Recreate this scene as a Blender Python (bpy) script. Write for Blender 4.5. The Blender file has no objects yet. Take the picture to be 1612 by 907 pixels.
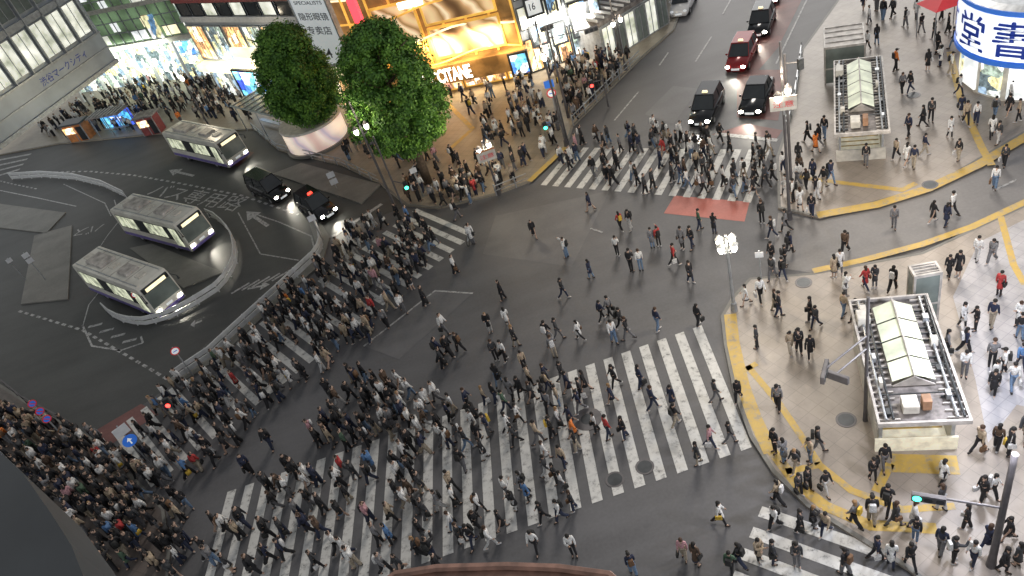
import bpy, bmesh, math, random
from mathutils import Vector, Matrix, noise
rnd=random.Random(11)
S=bpy.context.scene; C=S.collection
H=28.0; FL=1218.0
dn=Vector((524,-1496.5,-FL)).normalized(); UP=-dn
ax=Vector((0,0,-1)); FW=(ax-dn*ax.dot(dn)).normalized(); RT=FW.cross(UP)
RM=Matrix((RT,FW,UP)); CAM=Vector((0,0,H))
def ray(px,py): return RM@Vector((px-806,453.5-py,-FL))
def G(px,py,z=0.0):
    d=ray(px,py); t=(z-H)/d.z; return Vector((d.x*t,d.y*t,z))
def proj(P):
    q=RM.transposed()@(Vector(P)-CAM); return 806+FL*q.x/-q.z, 453.5-FL*q.y/-q.z, -q.z
def hgt(b,ty):
    lo,hi=0,45
    for _ in range(40):
        m=(lo+hi)/2
        if proj((b.x,b.y,m))[1]>ty: lo=m
        else: hi=m
    return lo
# ---------- materials
def nt(name):
    m=bpy.data.materials.new(name); m.use_nodes=True; t=m.node_tree; b=t.nodes['Principled BSDF']; return m,t,b
def N(t,k,**kw):
    n=t.nodes.new(k)
    for a,v in kw.items():
        if a in n.inputs.keys(): n.inputs[a].default_value=v
        else: setattr(n,a,v)
    return n
def rampn(t,src,stops):
    r=t.nodes.new('ShaderNodeValToRGB'); e=r.color_ramp.elements
    while len(e)<len(stops): e.new(.5)
    for i,(p,c) in enumerate(stops): e[i].position=p; e[i].color=(*c,1) if len(c)==3 else c
    t.links.new(src,r.inputs[0]); return r.outputs[0]
def tc(t,w='Object'): return t.nodes.new('ShaderNodeTexCoord').outputs[w]
def mat(name,col,rough=.6,metal=0,em=0,nz=.25,sc=3.0,alpha=None):
    m,t,b=nt(name); n=N(t,'ShaderNodeTexNoise'); n.inputs['Scale'].default_value=sc; n.inputs['Detail'].default_value=5
    t.links.new(tc(t),n.inputs['Vector'])
    c=rampn(t,n.outputs[0],[(.3,tuple(x*(1-nz) for x in col)),(.7,tuple(min(1,x*(1+nz)) for x in col))])
    t.links.new(c,b.inputs['Base Color']); b.inputs['Roughness'].default_value=rough; b.inputs['Metallic'].default_value=metal
    if em: t.links.new(c,b.inputs['Emission Color']); b.inputs['Emission Strength'].default_value=em
    return m
def asphalt(name,base,var,sc=.12):
    m,t,b=nt(name); v=tc(t)
    n1=N(t,'ShaderNodeTexNoise'); n1.inputs['Scale'].default_value=sc; n1.inputs['Detail'].default_value=8; n1.inputs['Roughness'].default_value=.65
    n2=N(t,'ShaderNodeTexNoise'); n2.inputs['Scale'].default_value=7; n2.inputs['Detail'].default_value=6
    mp=N(t,'ShaderNodeMapping'); mp.inputs['Scale'].default_value=(.25,1.6,1); mp.inputs['Rotation'].default_value=(0,0,.75)
    n3=N(t,'ShaderNodeTexNoise'); n3.inputs['Scale'].default_value=.5; n3.inputs['Detail'].default_value=4
    t.links.new(v,mp.inputs[0]); t.links.new(mp.outputs[0],n3.inputs['Vector'])
    for n in (n1,n2): t.links.new(v,n.inputs['Vector'])
    def mul(a,k):
        q=N(t,'ShaderNodeMath',operation='MULTIPLY'); q.inputs[1].default_value=k; t.links.new(a,q.inputs[0]); return q.outputs[0]
    def add(a,c):
        q=N(t,'ShaderNodeMath',operation='ADD'); t.links.new(a,q.inputs[0]); t.links.new(c,q.inputs[1]); return q.outputs[0]
    s=add(add(mul(n1.outputs[0],.5),mul(n2.outputs[0],.2)),mul(n3.outputs[0],.3))
    c=rampn(t,s,[(.38,tuple(x*(1-var) for x in base)),(.5,base),(.62,tuple(x*(1+var) for x in base))])
    t.links.new(c,b.inputs['Base Color']); b.inputs['Roughness'].default_value=.58
    bp=N(t,'ShaderNodeBump'); bp.inputs['Strength'].default_value=.1; bp.inputs['Distance'].default_value=.01; t.links.new(n2.outputs[0],bp.inputs['Height']); t.links.new(bp.outputs[0],b.inputs['Normal'])
    return m
def paving(name,c1,c2,mortar,size=1.2,rot=.0,var=.3):
    m,t,b=nt(name); v=tc(t); mp=N(t,'ShaderNodeMapping'); mp.inputs['Rotation'].default_value=(0,0,rot); t.links.new(v,mp.inputs[0])
    br=N(t,'ShaderNodeTexBrick'); br.offset=0; br.inputs['Scale'].default_value=1/size; br.inputs['Brick Width'].default_value=.6; br.inputs['Row Height'].default_value=.6; br.inputs['Mortar Size'].default_value=.014
    br.inputs['Color1'].default_value=(*c1,1); br.inputs['Color2'].default_value=(*c2,1); br.inputs['Mortar'].default_value=(*mortar,1)
    t.links.new(mp.outputs[0],br.inputs['Vector'])
    n=N(t,'ShaderNodeTexNoise'); n.inputs['Scale'].default_value=.3; n.inputs['Detail'].default_value=9; n.inputs['Roughness'].default_value=.7; t.links.new(v,n.inputs['Vector'])
    g=rampn(t,n.outputs[0],[(.35,(1-var,)*3),(.65,(1+var*.3,)*3)])
    mx=N(t,'ShaderNodeMix',data_type='RGBA',blend_type='MULTIPLY'); mx.inputs[0].default_value=1
    t.links.new(br.outputs[0],mx.inputs[6]); t.links.new(g,mx.inputs[7]); t.links.new(mx.outputs[2],b.inputs['Base Color']); b.inputs['Roughness'].default_value=.45
    return m
def worn(name,col,under,amt=.42,sc=2.5):
    m,t,b=nt(name); v=tc(t)
    n=N(t,'ShaderNodeTexNoise'); n.inputs['Scale'].default_value=sc; n.inputs['Detail'].default_value=10; n.inputs['Roughness'].default_value=.75; t.links.new(v,n.inputs['Vector'])
    c=rampn(t,n.outputs[0],[(amt-.06,under),(amt,tuple((a+c_)/2 for a,c_ in zip(under,col))),(amt+.07,tuple(x*.88 for x in col)),(.7,col)])
    t.links.new(c,b.inputs['Base Color']); b.inputs['Roughness'].default_value=.55; return m
def shop(name,cols,em,sc=(1.6,1,1.1)):
    m,t,b=nt(name); mp=N(t,'ShaderNodeMapping'); mp.inputs['Scale'].default_value=sc; t.links.new(tc(t),mp.inputs[0])
    vo=N(t,'ShaderNodeTexVoronoi',distance='CHEBYCHEV'); vo.inputs['Scale'].default_value=1; t.links.new(mp.outputs[0],vo.inputs['Vector'])
    sp=N(t,'ShaderNodeSeparateColor'); t.links.new(vo.outputs['Color'],sp.inputs[0])
    c=rampn(t,sp.outputs[0],[(i/(len(cols)),q) for i,q in enumerate(cols)]); c.node.color_ramp.interpolation='CONSTANT'
    n=N(t,'ShaderNodeTexNoise'); n.inputs['Scale'].default_value=3; n.inputs['Detail'].default_value=6; t.links.new(mp.outputs[0],n.inputs['Vector'])
    g=rampn(t,n.outputs[0],[(.35,(.25,)*3),(.62,(1,)*3)])
    mx=N(t,'ShaderNodeMix',data_type='RGBA',blend_type='MULTIPLY'); mx.inputs[0].default_value=1
    t.links.new(c,mx.inputs[6]); t.links.new(g,mx.inputs[7]); t.links.new(mx.outputs[2],b.inputs['Base Color']); t.links.new(mx.outputs[2],b.inputs['Emission Color']); b.inputs['Emission Strength'].default_value=em
    return m
def attrmat(name,mode):
    m,t,b=nt(name)
    if mode=='obj': o=N(t,'ShaderNodeObjectInfo').outputs['Color']
    else: o=N(t,'ShaderNodeAttribute',attribute_name='Col').outputs['Color']
    n=N(t,'ShaderNodeTexNoise'); n.inputs['Scale'].default_value=14; t.links.new(tc(t),n.inputs['Vector'])
    g=rampn(t,n.outputs[0],[(.35,(.7,)*3),(.65,(1.15,)*3)]); mx=N(t,'ShaderNodeMix',data_type='RGBA',blend_type='MULTIPLY'); mx.inputs[0].default_value=1
    t.links.new(o,mx.inputs[6]); t.links.new(g,mx.inputs[7]); t.links.new(mx.outputs[2],b.inputs['Base Color']); b.inputs['Roughness'].default_value=.8; return m
def wavy(name,cols,em,sc=.35):
    m,t,b=nt(name); w=N(t,'ShaderNodeTexWave',wave_type='BANDS',bands_direction='DIAGONAL'); w.inputs['Scale'].default_value=sc; w.inputs['Distortion'].default_value=9; w.inputs['Detail'].default_value=4; w.inputs['Detail Scale'].default_value=.6
    t.links.new(tc(t),w.inputs['Vector']); c=rampn(t,w.outputs[0],[(i/(len(cols)-1),q) for i,q in enumerate(cols)])
    t.links.new(c,b.inputs['Base Color']); t.links.new(c,b.inputs['Emission Color']); b.inputs['Emission Strength'].default_value=em; return m
def foliage():
    m,t,b=nt('foliage'); n=N(t,'ShaderNodeTexNoise'); n.inputs['Scale'].default_value=.9; n.inputs['Detail'].default_value=3; t.links.new(tc(t),n.inputs['Vector'])
    g=N(t,'ShaderNodeNewGeometry'); a=N(t,'ShaderNodeMath',operation='MULTIPLY_ADD'); a.inputs[1].default_value=.35; t.links.new(g.outputs['Random Per Island'],a.inputs[0]); t.links.new(n.outputs[0],a.inputs[2])
    c=rampn(t,a.outputs[0],[(.4,(.022,.065,.010)),(.62,(.06,.165,.020)),(.9,(.15,.31,.035))])
    t.links.new(c,b.inputs['Base Color']); b.inputs['Roughness'].default_value=.65; return m
M={}
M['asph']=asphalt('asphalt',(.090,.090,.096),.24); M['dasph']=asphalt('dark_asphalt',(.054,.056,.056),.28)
M['patch']=asphalt('asphalt_patch',(.113,.112,.117),.2,.4); M['ground']=asphalt('city_ground',(.08,.08,.08),.3); M['lasph']=asphalt('light_asphalt',(.17,.165,.165),.2,.3)
M['red']=asphalt('red_asphalt',(.40,.125,.10),.2,.5); M['dred']=asphalt('dark_red_asphalt',(.16,.065,.06),.3,.5)
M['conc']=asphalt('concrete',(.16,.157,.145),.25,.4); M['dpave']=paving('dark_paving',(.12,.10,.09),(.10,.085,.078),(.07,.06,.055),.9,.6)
M['pave']=paving('paving',(.335,.292,.25),(.31,.27,.235),(.255,.225,.195),1.0,-.38); M['pave2']=paving('beige_paving',(.31,.27,.21),(.285,.25,.2),(.21,.18,.15),1.0,.7); M['pave3']=paving('blue_grey_paving',(.42,.41,.43),(.37,.365,.385),(.28,.28,.31),.8,-.38)
M['white']=worn('road_paint',(.62,.62,.60),(.12,.12,.12),.415); M['thin']=worn('line_paint',(.46,.46,.46),(.09,.09,.09),.46,4); M['yel']=worn('yellow_tactile',(.56,.38,.09),(.31,.26,.18),.44,3)
M['steel']=mat('grey_steel',(.35,.37,.39),.4,.5); M['dark']=mat('dark_metal',(.04,.045,.05),.4,.5); M['pole']=mat('brown_grey_pole',(.10,.095,.10),.45,.3)
M['wht']=mat('white_enamel',(.55,.56,.57),.35,0,0,.12); M['off']=mat('offwhite_panel',(.5,.48,.43),.5,0,0,.2); M['fac']=mat('grey_cladding',(.34,.38,.42),.4,.3,0,.15,.5); M['rim_grey']=mat('dusty_rim',(.36,.34,.32),.5,.1,0,.45,2)
M['glass']=mat('dark_glass',(.03,.035,.04),.08,0,0,.3,.6); M['gglass']=mat('green_glass',(.13,.2,.11),.12,.1,.55,.85,.3); M['pglass']=mat('pale_glass',(.16,.19,.18),.12,.1,0,.3,.8)
M['warm']=mat('warm_lit_glass',(1,.8,.5),.5,0,1.3,.3,.8); M['cool']=mat('cool_lit_glass',(.82,.9,.9),.5,0,1.0,.45,.9); M['lamp']=mat('lamp_glow',(1,.93,.78),.5,0,14,.02); M['letter']=mat('lit_lettering',(1,.96,.88),.5,0,5.0,.02)
M['lit']=mat('dim_lit_window',(.70,.78,.55),.4,0,.85,.65,.7)
M['shopw']=shop('warm_shop',[(1,.8,.45),(.85,.5,.2),(.3,.16,.08),(1,.9,.7),(.5,.28,.12)],2.3); M['shopc']=shop('cool_shop',[(.9,.95,.9),(.3,.42,.55),(.95,.95,.85),(.15,.2,.22),(.85,.8,.45),(.4,.5,.42)],1.35)
M['shopx']=shop('colour_posters',[(.9,.9,.9),(.15,.3,.5),(.6,.2,.15),(.9,.85,.5),(.1,.12,.13),(.3,.55,.4)],1.0,(.9,1,.6))
M['screen']=shop('blue_screen',[(.1,.3,.9),(.2,.7,1),(.05,.1,.6),(.9,.95,1),(.1,.5,.9)],1.8,(.8,1,.8))
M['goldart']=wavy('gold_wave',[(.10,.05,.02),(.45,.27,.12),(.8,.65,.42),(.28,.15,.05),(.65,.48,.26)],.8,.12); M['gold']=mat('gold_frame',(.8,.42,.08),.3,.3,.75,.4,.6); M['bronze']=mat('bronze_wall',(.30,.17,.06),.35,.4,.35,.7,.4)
M['drum']=wavy('planter_picture',[(.6,.42,.36),(.85,.7,.6),(.45,.38,.45),(.9,.75,.6)],.6,.12)
M['maroon']=mat('maroon_louvre',(.22,.05,.05),.5,0,.05); M['blue']=mat('sign_blue',(.03,.14,.55),.4,0,.3,.05); M['sred']=mat('sign_red',(.6,.04,.05),.4,0,.12,.05); M['swht']=mat('sign_white',(.72,.76,.78),.4,0,.35,.05); M['pwht']=mat('sign_plate_white',(.55,.57,.6),.4,0,0,.1); M['kwht']=mat('bright_sign_white',(.8,.86,.9),.4,0,.8,.05)
M['dblue']=mat('deep_blue_lettering',(.01,.04,.32),.4,0,.1,.05)
M['neon']=mat('red_neon',(1,.06,.08),.4,0,2,.05); M['green']=mat('green_signal',(.05,1,.5),.4,0,7,.02); M['redl']=mat('red_signal',(1,.04,.03),.4,0,7,.02); M['ink']=mat('dark_lettering',(.06,.07,.09),.5); M['orange']=mat('orange_plastic',(.5,.19,.06),.5); M['rust']=mat('rusty_box',(.3,.17,.1),.7,0,0,.3)
M['tyre']=mat('tyre_rubber',(.02,.02,.02),.8); M['rim']=mat('wheel_rim',(.4,.4,.42),.3,.8); M['busw']=mat('bus_cream_white',(.56,.55,.50),.3,0,0,.18,.9); M['busb']=mat('bus_blue_stripe',(.15,.12,.34),.3); M['busin']=mat('bus_interior_glow',(.55,.62,.42),.2,0,.7,.75,1.5)
M['black']=mat('black_car_paint',(.012,.013,.016),.12,.2,0,.1); M['rcar']=mat('dark_red_car_paint',(.2,.015,.018),.15,.2,0,.1); M['wcar']=mat('white_car_paint',(.65,.65,.65),.2,0,0,.05)
M['head']=mat('headlight_glow',(1,.95,.8),.3,0,40,.02); M['tail']=mat('tail_light',(1,.05,.03),.3,0,3.5,.02)
M['bark']=mat('bark',(.09,.065,.045),.9,0,0,.4,6); M['leaf']=foliage(); M['sky_glass']=mat('pale_cream_skylight',(.58,.62,.48),.15,0,.25,.3,1.0); M['grime']=mat('grimy_metal',(.17,.155,.15),.6,.3,0,.65,2.5)
M['litcream']=mat('lit_cream_panel',(.75,.71,.56),.5,0,.3,.2); M['brown']=mat('brown_ledge',(.22,.12,.09),.6,0,0,.4,5); M['cloth']=attrmat('clothing','obj'); M['crowd']=attrmat('crowd_clothing','att'); M['eye']=mat('eye_dark',(.02,.015,.01),.3)
# ---------- mesh builder
class MB:
    def __init__(s): s.v=[];s.f=[];s.m=[]
    def add(s,v,f,m=0):
        o=len(s.v); s.v+=[tuple(p) for p in v]; s.f+=[tuple(i+o for i in q) for q in f]; s.m+=[m]*len(f); return s
    def box(s,c,d,rz=0,m=0,tp=1):
        x,y,z=(k/2 for k in d); co,si=math.cos(rz),math.sin(rz); v=[]
        for sz,k in ((-1,1),(1,tp)):
            for a,b in ((-1,-1),(1,-1),(1,1),(-1,1)):
                X,Y=a*x*k,b*y*k; v.append((c[0]+X*co-Y*si,c[1]+X*si+Y*co,c[2]+sz*z))
        return s.add(v,[(3,2,1,0),(4,5,6,7),(0,1,5,4),(1,2,6,5),(2,3,7,6),(3,0,4,7)],m)
    def bb(s,x0,x1,y0,y1,z0,z1,m=0): return s.box(((x0+x1)/2,(y0+y1)/2,(z0+z1)/2),(abs(x1-x0),abs(y1-y0),abs(z1-z0)),0,m)
    def prism(s,poly,z0,z1,m=0):
        n=len(poly); a=sum(poly[i][0]*poly[(i+1)%n][1]-poly[(i+1)%n][0]*poly[i][1] for i in range(n))
        if a<0: poly=poly[::-1]
        v=[(p[0],p[1],z0) for p in poly]+[(p[0],p[1],z1) for p in poly]
        return s.add(v,[tuple(range(n))[::-1],tuple(range(n,2*n))]+[(i,(i+1)%n,(i+1)%n+n,i+n) for i in range(n)],m)
    def flat(s,poly,z,m=0):
        n=len(poly); a=sum(poly[i][0]*poly[(i+1)%n][1]-poly[(i+1)%n][0]*poly[i][1] for i in range(n))
        if a<0: poly=poly[::-1]
        return s.add([(p[0],p[1],z) for p in poly],[tuple(range(n))],m)
    def ext(s,poly,y0,y1,m=0):
        n=len(poly); v=[(p[0],y0,p[1]) for p in poly]+[(p[0],y1,p[1]) for p in poly]
        return s.add(v,[tuple(range(n)),tuple(range(n,2*n))[::-1]]+[(i,i+n,(i+1)%n+n,(i+1)%n) for i in range(n)],m)
    def tube(s,pts,r,n=8,m=0,sx=1):
        pts=[Vector(p) for p in pts]; k=len(pts); rs=r if isinstance(r,(list,tuple)) else [r]*k; v=[];f=[]
        for i,p in enumerate(pts):
            t=(pts[min(i+1,k-1)]-pts[max(i-1,0)]); t=t.normalized() if t.length>1e-6 else Vector((0,0,1))
            a=t.cross(Vector((0,1,0)) if abs(t.z)>.7 else Vector((0,0,1))).normalized(); b=t.cross(a)
            for j in range(n):
                q=2*math.pi*j/n; v.append(p+(a*math.cos(q)*sx+b*math.sin(q))*rs[i])
        for i in range(k-1):
            for j in range(n): f.append((i*n+j,i*n+(j+1)%n,(i+1)*n+(j+1)%n,(i+1)*n+j))
        f+= [tuple(range(n))[::-1],tuple(range((k-1)*n,k*n))]; return s.add(v,f,m)
    def ell(s,c,r,n=10,k=6,m=0):
        v=[];f=[]
        for i in range(k+1):
            a=math.pi*(i/k*.96+.02)
            for j in range(n):
                q=2*math.pi*j/n; v.append((c[0]+r[0]*math.sin(a)*math.cos(q),c[1]+r[1]*math.sin(a)*math.sin(q),c[2]+r[2]*math.cos(a)))
        for i in range(k):
            for j in range(n): f.append((i*n+j,(i+1)*n+j,(i+1)*n+(j+1)%n,i*n+(j+1)%n))
        f+=[tuple(range(n)),tuple(range(k*n,k*n+n))[::-1]]; return s.add(v,f,m)
    def build(s,name,mats,parent=None,smooth=False,w=None,bev=0):
        v=s.v
        if w is not None:
            inv=(Matrix.Translation(w.location)@Matrix.Rotation(w.rotation_euler[2],4,'Z')).inverted(); v=[tuple(inv@Vector(p)) for p in v]
        me=bpy.data.meshes.new(name); me.from_pydata(v,[],s.f)
        mats=mats if isinstance(mats,list) else [mats]
        for x in mats: me.materials.append(M[x] if isinstance(x,str) else x)
        for p,i in zip(me.polygons,s.m): p.material_index=i
        if bev:
            b=bmesh.new(); b.from_mesh(me); bmesh.ops.bevel(b,geom=b.edges[:],offset=bev,segments=2,affect='EDGES',profile=.6); b.to_mesh(me); b.free()
        if smooth:
            for p in me.polygons: p.use_smooth=True
        me.update(); o=bpy.data.objects.new(name,me); C.objects.link(o)
        if parent: o.parent=parent
        return o
def tag(o,label=None,cat=None,group=None,kind=None):
    if label:o['label']=label
    if cat:o['category']=cat
    if group:o['group']=group
    if kind:o['kind']=kind
    return o
def thing(name,label,cat,loc,rz=0,group=None):
    o=bpy.data.objects.new(name,None); C.objects.link(o); o.location=loc; o.rotation_euler=(0,0,rz); o.empty_display_size=.2; return tag(o,label,cat,group)
def struct(o): o['kind']='structure'; return o
def dup(o,parent=None):
    c=o.copy(); C.objects.link(c); c.parent=parent
    for ch in o.children: dup(ch,c)
    return c
def textmesh(body,w,h,bold=0):
    cu=bpy.data.curves.new('t','FONT'); cu.body=body; cu.align_x='LEFT'; cu.offset=bold; ob=bpy.data.objects.new('t',cu); C.objects.link(ob)
    bpy.context.view_layer.update(); me=bpy.data.meshes.new_from_object(ob.evaluated_get(bpy.context.evaluated_depsgraph_get()))
    bpy.data.objects.remove(ob); vs=[tuple(v.co) for v in me.vertices]; fs=[tuple(p.vertices) for p in me.polygons]
    if not vs: return [],[]
    x0=min(v[0] for v in vs);x1=max(v[0] for v in vs);y0=min(v[1] for v in vs);y1=max(v[1] for v in vs)
    return [((v[0]-x0)/(x1-x0)*w,(v[1]-y0)/(y1-y0)*h) for v in vs],fs
def txt(mb,body,o,ux,uy,w,h,m=0,bold=0):
    v,f=textmesh(body,w,h,bold); o=Vector(o);ux=Vector(ux);uy=Vector(uy); mb.add([o+ux*a+uy*b for a,b in v],f,m)
# ---------- people prototypes (evaluated first while the scene is empty)
def skin(nodes,edges,lvl):
    me=bpy.data.meshes.new('s'); me.from_pydata([n[0] for n in nodes],edges,[]); ob=bpy.data.objects.new('s',me); C.objects.link(ob)
    ob.modifiers.new('k','SKIN'); d=me.skin_vertices[0].data
    for i,n in enumerate(nodes): d[i].radius=(n[1],n[1]); d[i].use_root=(i==0)
    if lvl: q=ob.modifiers.new('u','SUBSURF'); q.levels=lvl
    bpy.context.view_layer.update(); r=bpy.data.meshes.new_from_object(ob.evaluated_get(bpy.context.evaluated_depsgraph_get()))
    bpy.data.objects.remove(ob); out=([tuple(v.co) for v in r.vertices],[tuple(p.vertices) for p in r.polygons]); return out
def joints(p):
    sl,kl,sr,kr,al,el,ar,er,hd,br=p; J={}
    for s,a,k,n in ((-1,sl,kl,'l'),(1,sr,kr,'r')):
        h=Vector((s*.085,0,.9)); kn=h+Vector((0,math.sin(a),-math.cos(a)))*.42; an=kn+Vector((0,math.sin(a-k),-math.cos(a-k)))*.41
        J['h'+n]=h;J['k'+n]=kn;J['a'+n]=an;J['t'+n]=an+Vector((s*.015,.15,-.03 if k<.5 else -.1))
    dz=.07-min(J['al'].z,J['ar'].z)
    for s,a,e,n in ((-1,al,el,'l'),(1,ar,er,'r')):
        sh=Vector((s*.17,0,1.39)); eb=sh+Vector((s*.03,math.sin(a)*.28,-math.cos(a)*.28)); b=a+e; wr=eb+Vector((-s*br*.3 if e>.9 else s*.005,math.sin(b)*.24,-math.cos(b)*.24)); u=(wr-eb).normalized()
        J['s'+n]=sh;J['e'+n]=eb;J['w'+n]=wr;J['p'+n]=wr+u*.07;J['u'+n]=u
    J.update(pe=Vector((0,0,.94)),wa=Vector((0,0,1.08)),ch=Vector((0,.01,1.29)),nb=Vector((0,0,1.42)),ne=Vector((0,.01,1.48)),he=Vector((0,.03+hd*.04,1.56)),cr=Vector((0,.02+hd*.06,1.65)))
    for k,v in J.items():
        if k[0]!='u': v.z+=dz
    return J
def person_parts(p,top,bot,hair,acc,lvl):
    J=joints(p); P={}
    def sk(spec,edges,l=lvl): return skin([(J[k] if isinstance(k,str) else k,r) for k,r in spec],edges,l)
    spec=[('pe',.1),('wa',.09),('ch',.11),('nb',.06),('ne',.048),('he',.085),('cr',.07),('sl',.05),('el',.04),('wl',.03),('pl',.034),('sr',.05),('er',.04),('wr',.03),('pr',.034),('hl',.075),('kl',.052),('al',.04),('tl',.035),('hr',.075),('kr',.052),('ar',.04),('tr',.035)]
    ed=[(0,1),(1,2),(2,3),(3,4),(4,5),(5,6),(2,7),(7,8),(8,9),(9,10),(2,11),(11,12),(12,13),(13,14),(0,15),(15,16),(16,17),(17,18),(0,19),(19,20),(20,21),(21,22)]
    b=MB(); v,f=sk(spec,ed); b.add(v,f)
    he=J['he']
    if lvl:
        for n,s in (('l',-1),('r',1)):
            u=J['u'+n]; pa=J['p'+n]; side=Vector((0,1,0))-u*u.y; side=side.normalized() if side.length>.1 else Vector((0,0,1))
            for i,(o,L) in enumerate(((-.027,.055),(-.009,.072),(.009,.078),(.027,.068))):
                q=pa-u*.01+side*o; inw=Vector((-s,0,0)); b.tube([q,q+u*L*.55,q+u*L*.9+inw*L*.3],[.009,.008,.006],5)
            q=pa-u*.05+side*.02; b.tube([q,q+side*.035+u*.02,q+side*.045+u*.05],[.011,.009,.007],5)
        for s in (-1,1):
            b.ell(he+Vector((s*.03,.077,.012)),(.012,.008,.008),6,4,1); b.ell(he+Vector((s*.085,-.005,0)),(.012,.02,.03),6,4)
        b.tube([he+Vector((0,.075,.02)),he+Vector((0,.1,-.02)),he+Vector((0,.08,-.03))],[.008,.014,.01],6); b.ell(he+Vector((0,.074,-.05)),(.022,.008,.006),6,4,1)
    P['body']=b
    t=MB(); k=1 if top!='coat' else 1.08
    v,f=sk([('pe',.125*k),('wa',.115*k),('ch',.137*k),('nb',.07),('sl',.07),('el',.056),('wl',.045),('sr',.07),('er',.056),('wr',.045)],[(0,1),(1,2),(2,3),(2,4),(4,5),(5,6),(2,7),(7,8),(8,9)]); t.add(v,f)
    dz=J['pe'].z-.94
    if top=='coat': t.tube([(0,0,1.1+dz),(0,0,.92+dz),(0,0,.7+dz),(0,.01,.56+dz)],[.12,.145,.175,.195],10,0,.85)
    if top=='hoodie': t.ell((0,-.09,1.43+dz),(.11,.07,.07),8,5)
    P[{'coat':'coat','hoodie':'hoodie','jacket':'jacket'}[top]]=t
    t=MB()
    if bot=='skirt':
        t.tube([(0,0,1.06+dz),(0,0,.9+dz),(0,.01,.62+dz),(0,.01,.48+dz)],[.1,.13,.17,.21],10,0,.85); P['skirt']=t
    else:
        w=1.35 if bot=='wide' else 1; v,f=sk([('pe',.108),('hl',.085*w),('kl',.067*w),('al',.055*w),('hr',.085*w),('kr',.067*w),('ar',.055*w)],[(0,1),(1,2),(2,3),(0,4),(4,5),(5,6)]); t.add(v,f); P['trousers']=t
    for n in 'lr': t=MB(); t.tube([J['a'+n]-Vector((0,.06,.03)),J['a'+n]+Vector((0,.03,-.025)),J['t'+n]+Vector((0,.03,.0))],[.042,.05,.03],7); P['shoe'+n]=t
    t=MB(); n_=10 if lvl else 7; k_=6 if lvl else 4
    t.ell(he+Vector((0,-.022,.045)),(.098,.105,.095),n_,k_)
    if hair=='long': t.ell(he+Vector((0,-.07,-.1)),(.095,.05,.17),n_,k_)
    if hair=='cap': t.ell(he+Vector((0,.09,.05)),(.07,.08,.012),n_,k_)
    P['cap' if hair=='cap' else 'hair']=t
    if acc=='backpack': t=MB(); t.box((0,-.2,1.2+dz),(.27,.15,.4),0,0,.85); P['backpack']=t
    if acc=='bag': t=MB(); t.box((.24,-.02,.86+dz),(.1,.3,.22),0,0,.9); t.tube([(.22,-.1,.96+dz),(.18,-.05,1.4+dz),(-.02,.08,1.44+dz)],.014,5); P['shoulder_bag']=t
    if acc=='tote': t=MB(); t.box((.25,J['pr'].y,J['pr'].z-.24),(.1,.26,.26),0,0,1.05); t.tube([(.25,J['pr'].y-.08,J['pr'].z-.12),(.24,J['pr'].y,J['pr'].z),(.25,J['pr'].y+.08,J['pr'].z-.12)],.01,5); P['hand_bag']=t
    return P
POSES=dict(walkA=(.33,.1,-.28,.4,-.26,.2,.28,.3,0,1),walkB=(-.28,.42,.33,.1,.28,.3,-.24,.2,.1,1),slow=(.15,.06,-.14,.2,-.1,.15,.12,.2,.2,1),stand=(.03,.03,-.03,.03,-.05,.15,.05,.2,0,1),phone=(.05,.05,-.02,.02,.05,.2,.35,1.7,1.2,.5),both=(.0,.03,.08,.05,.4,1.5,.4,1.5,1,1),photo=(.05,.02,-.05,.02,.0,.15,1.3,1.3,-.3,.3))
PROTO=[('walkA','jacket','trousers','short','backpack'),('walkB','coat','trousers','long','bag'),('phone','jacket','trousers','short',None),('stand','coat','skirt','long','bag'),('slow','jacket','trousers','short',None),
('slow','hoodie','wide','cap','backpack'),('walkB','jacket','trousers','short','tote'),('walkA','coat','skirt','long',None),('photo','jacket','trousers','short','backpack'),('slow','jacket','wide','long','tote'),('walkA','hoodie','trousers','short',None),('both','coat','trousers','long',None),('walkB','jacket','wide','long','backpack'),('stand','jacket','trousers','short',None),('slow','coat','trousers','long',None),('stand','coat','trousers','short','bag')]
HI=[];LO=[]
SLOT={'body':0,'hair':1,'cap':1,'jacket':2,'coat':2,'hoodie':2,'trousers':3,'skirt':3,'shoe':4,'shoel':4,'shoer':4,'backpack':5,'shoulder_bag':5,'hand_bag':5}
for i,(ps,a,b,c,d) in enumerate(PROTO):
    P=person_parts(POSES[ps],a,b,c,d,1); root=P['body'].build('person',['cloth','eye'],None,True)
    for k,mb in P.items():
        if k!='body': mb.build('shoe' if k[:4]=='shoe' else k,'cloth',root,k not in('backpack','shoulder_bag','hand_bag'),None,.03 if k=='backpack' else 0)
    HI.append(root)
    L=person_parts(POSES[ps],a,b,c,d,0); V=[];Fc=[];Sl=[]
    for k,mb in L.items():
        o=len(V); V+=mb.v; Fc+=[tuple(q+o for q in f) for f in mb.f]; Sl+=[SLOT[k]]*len(mb.v)
    LO.append((V,Fc,Sl))
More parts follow.
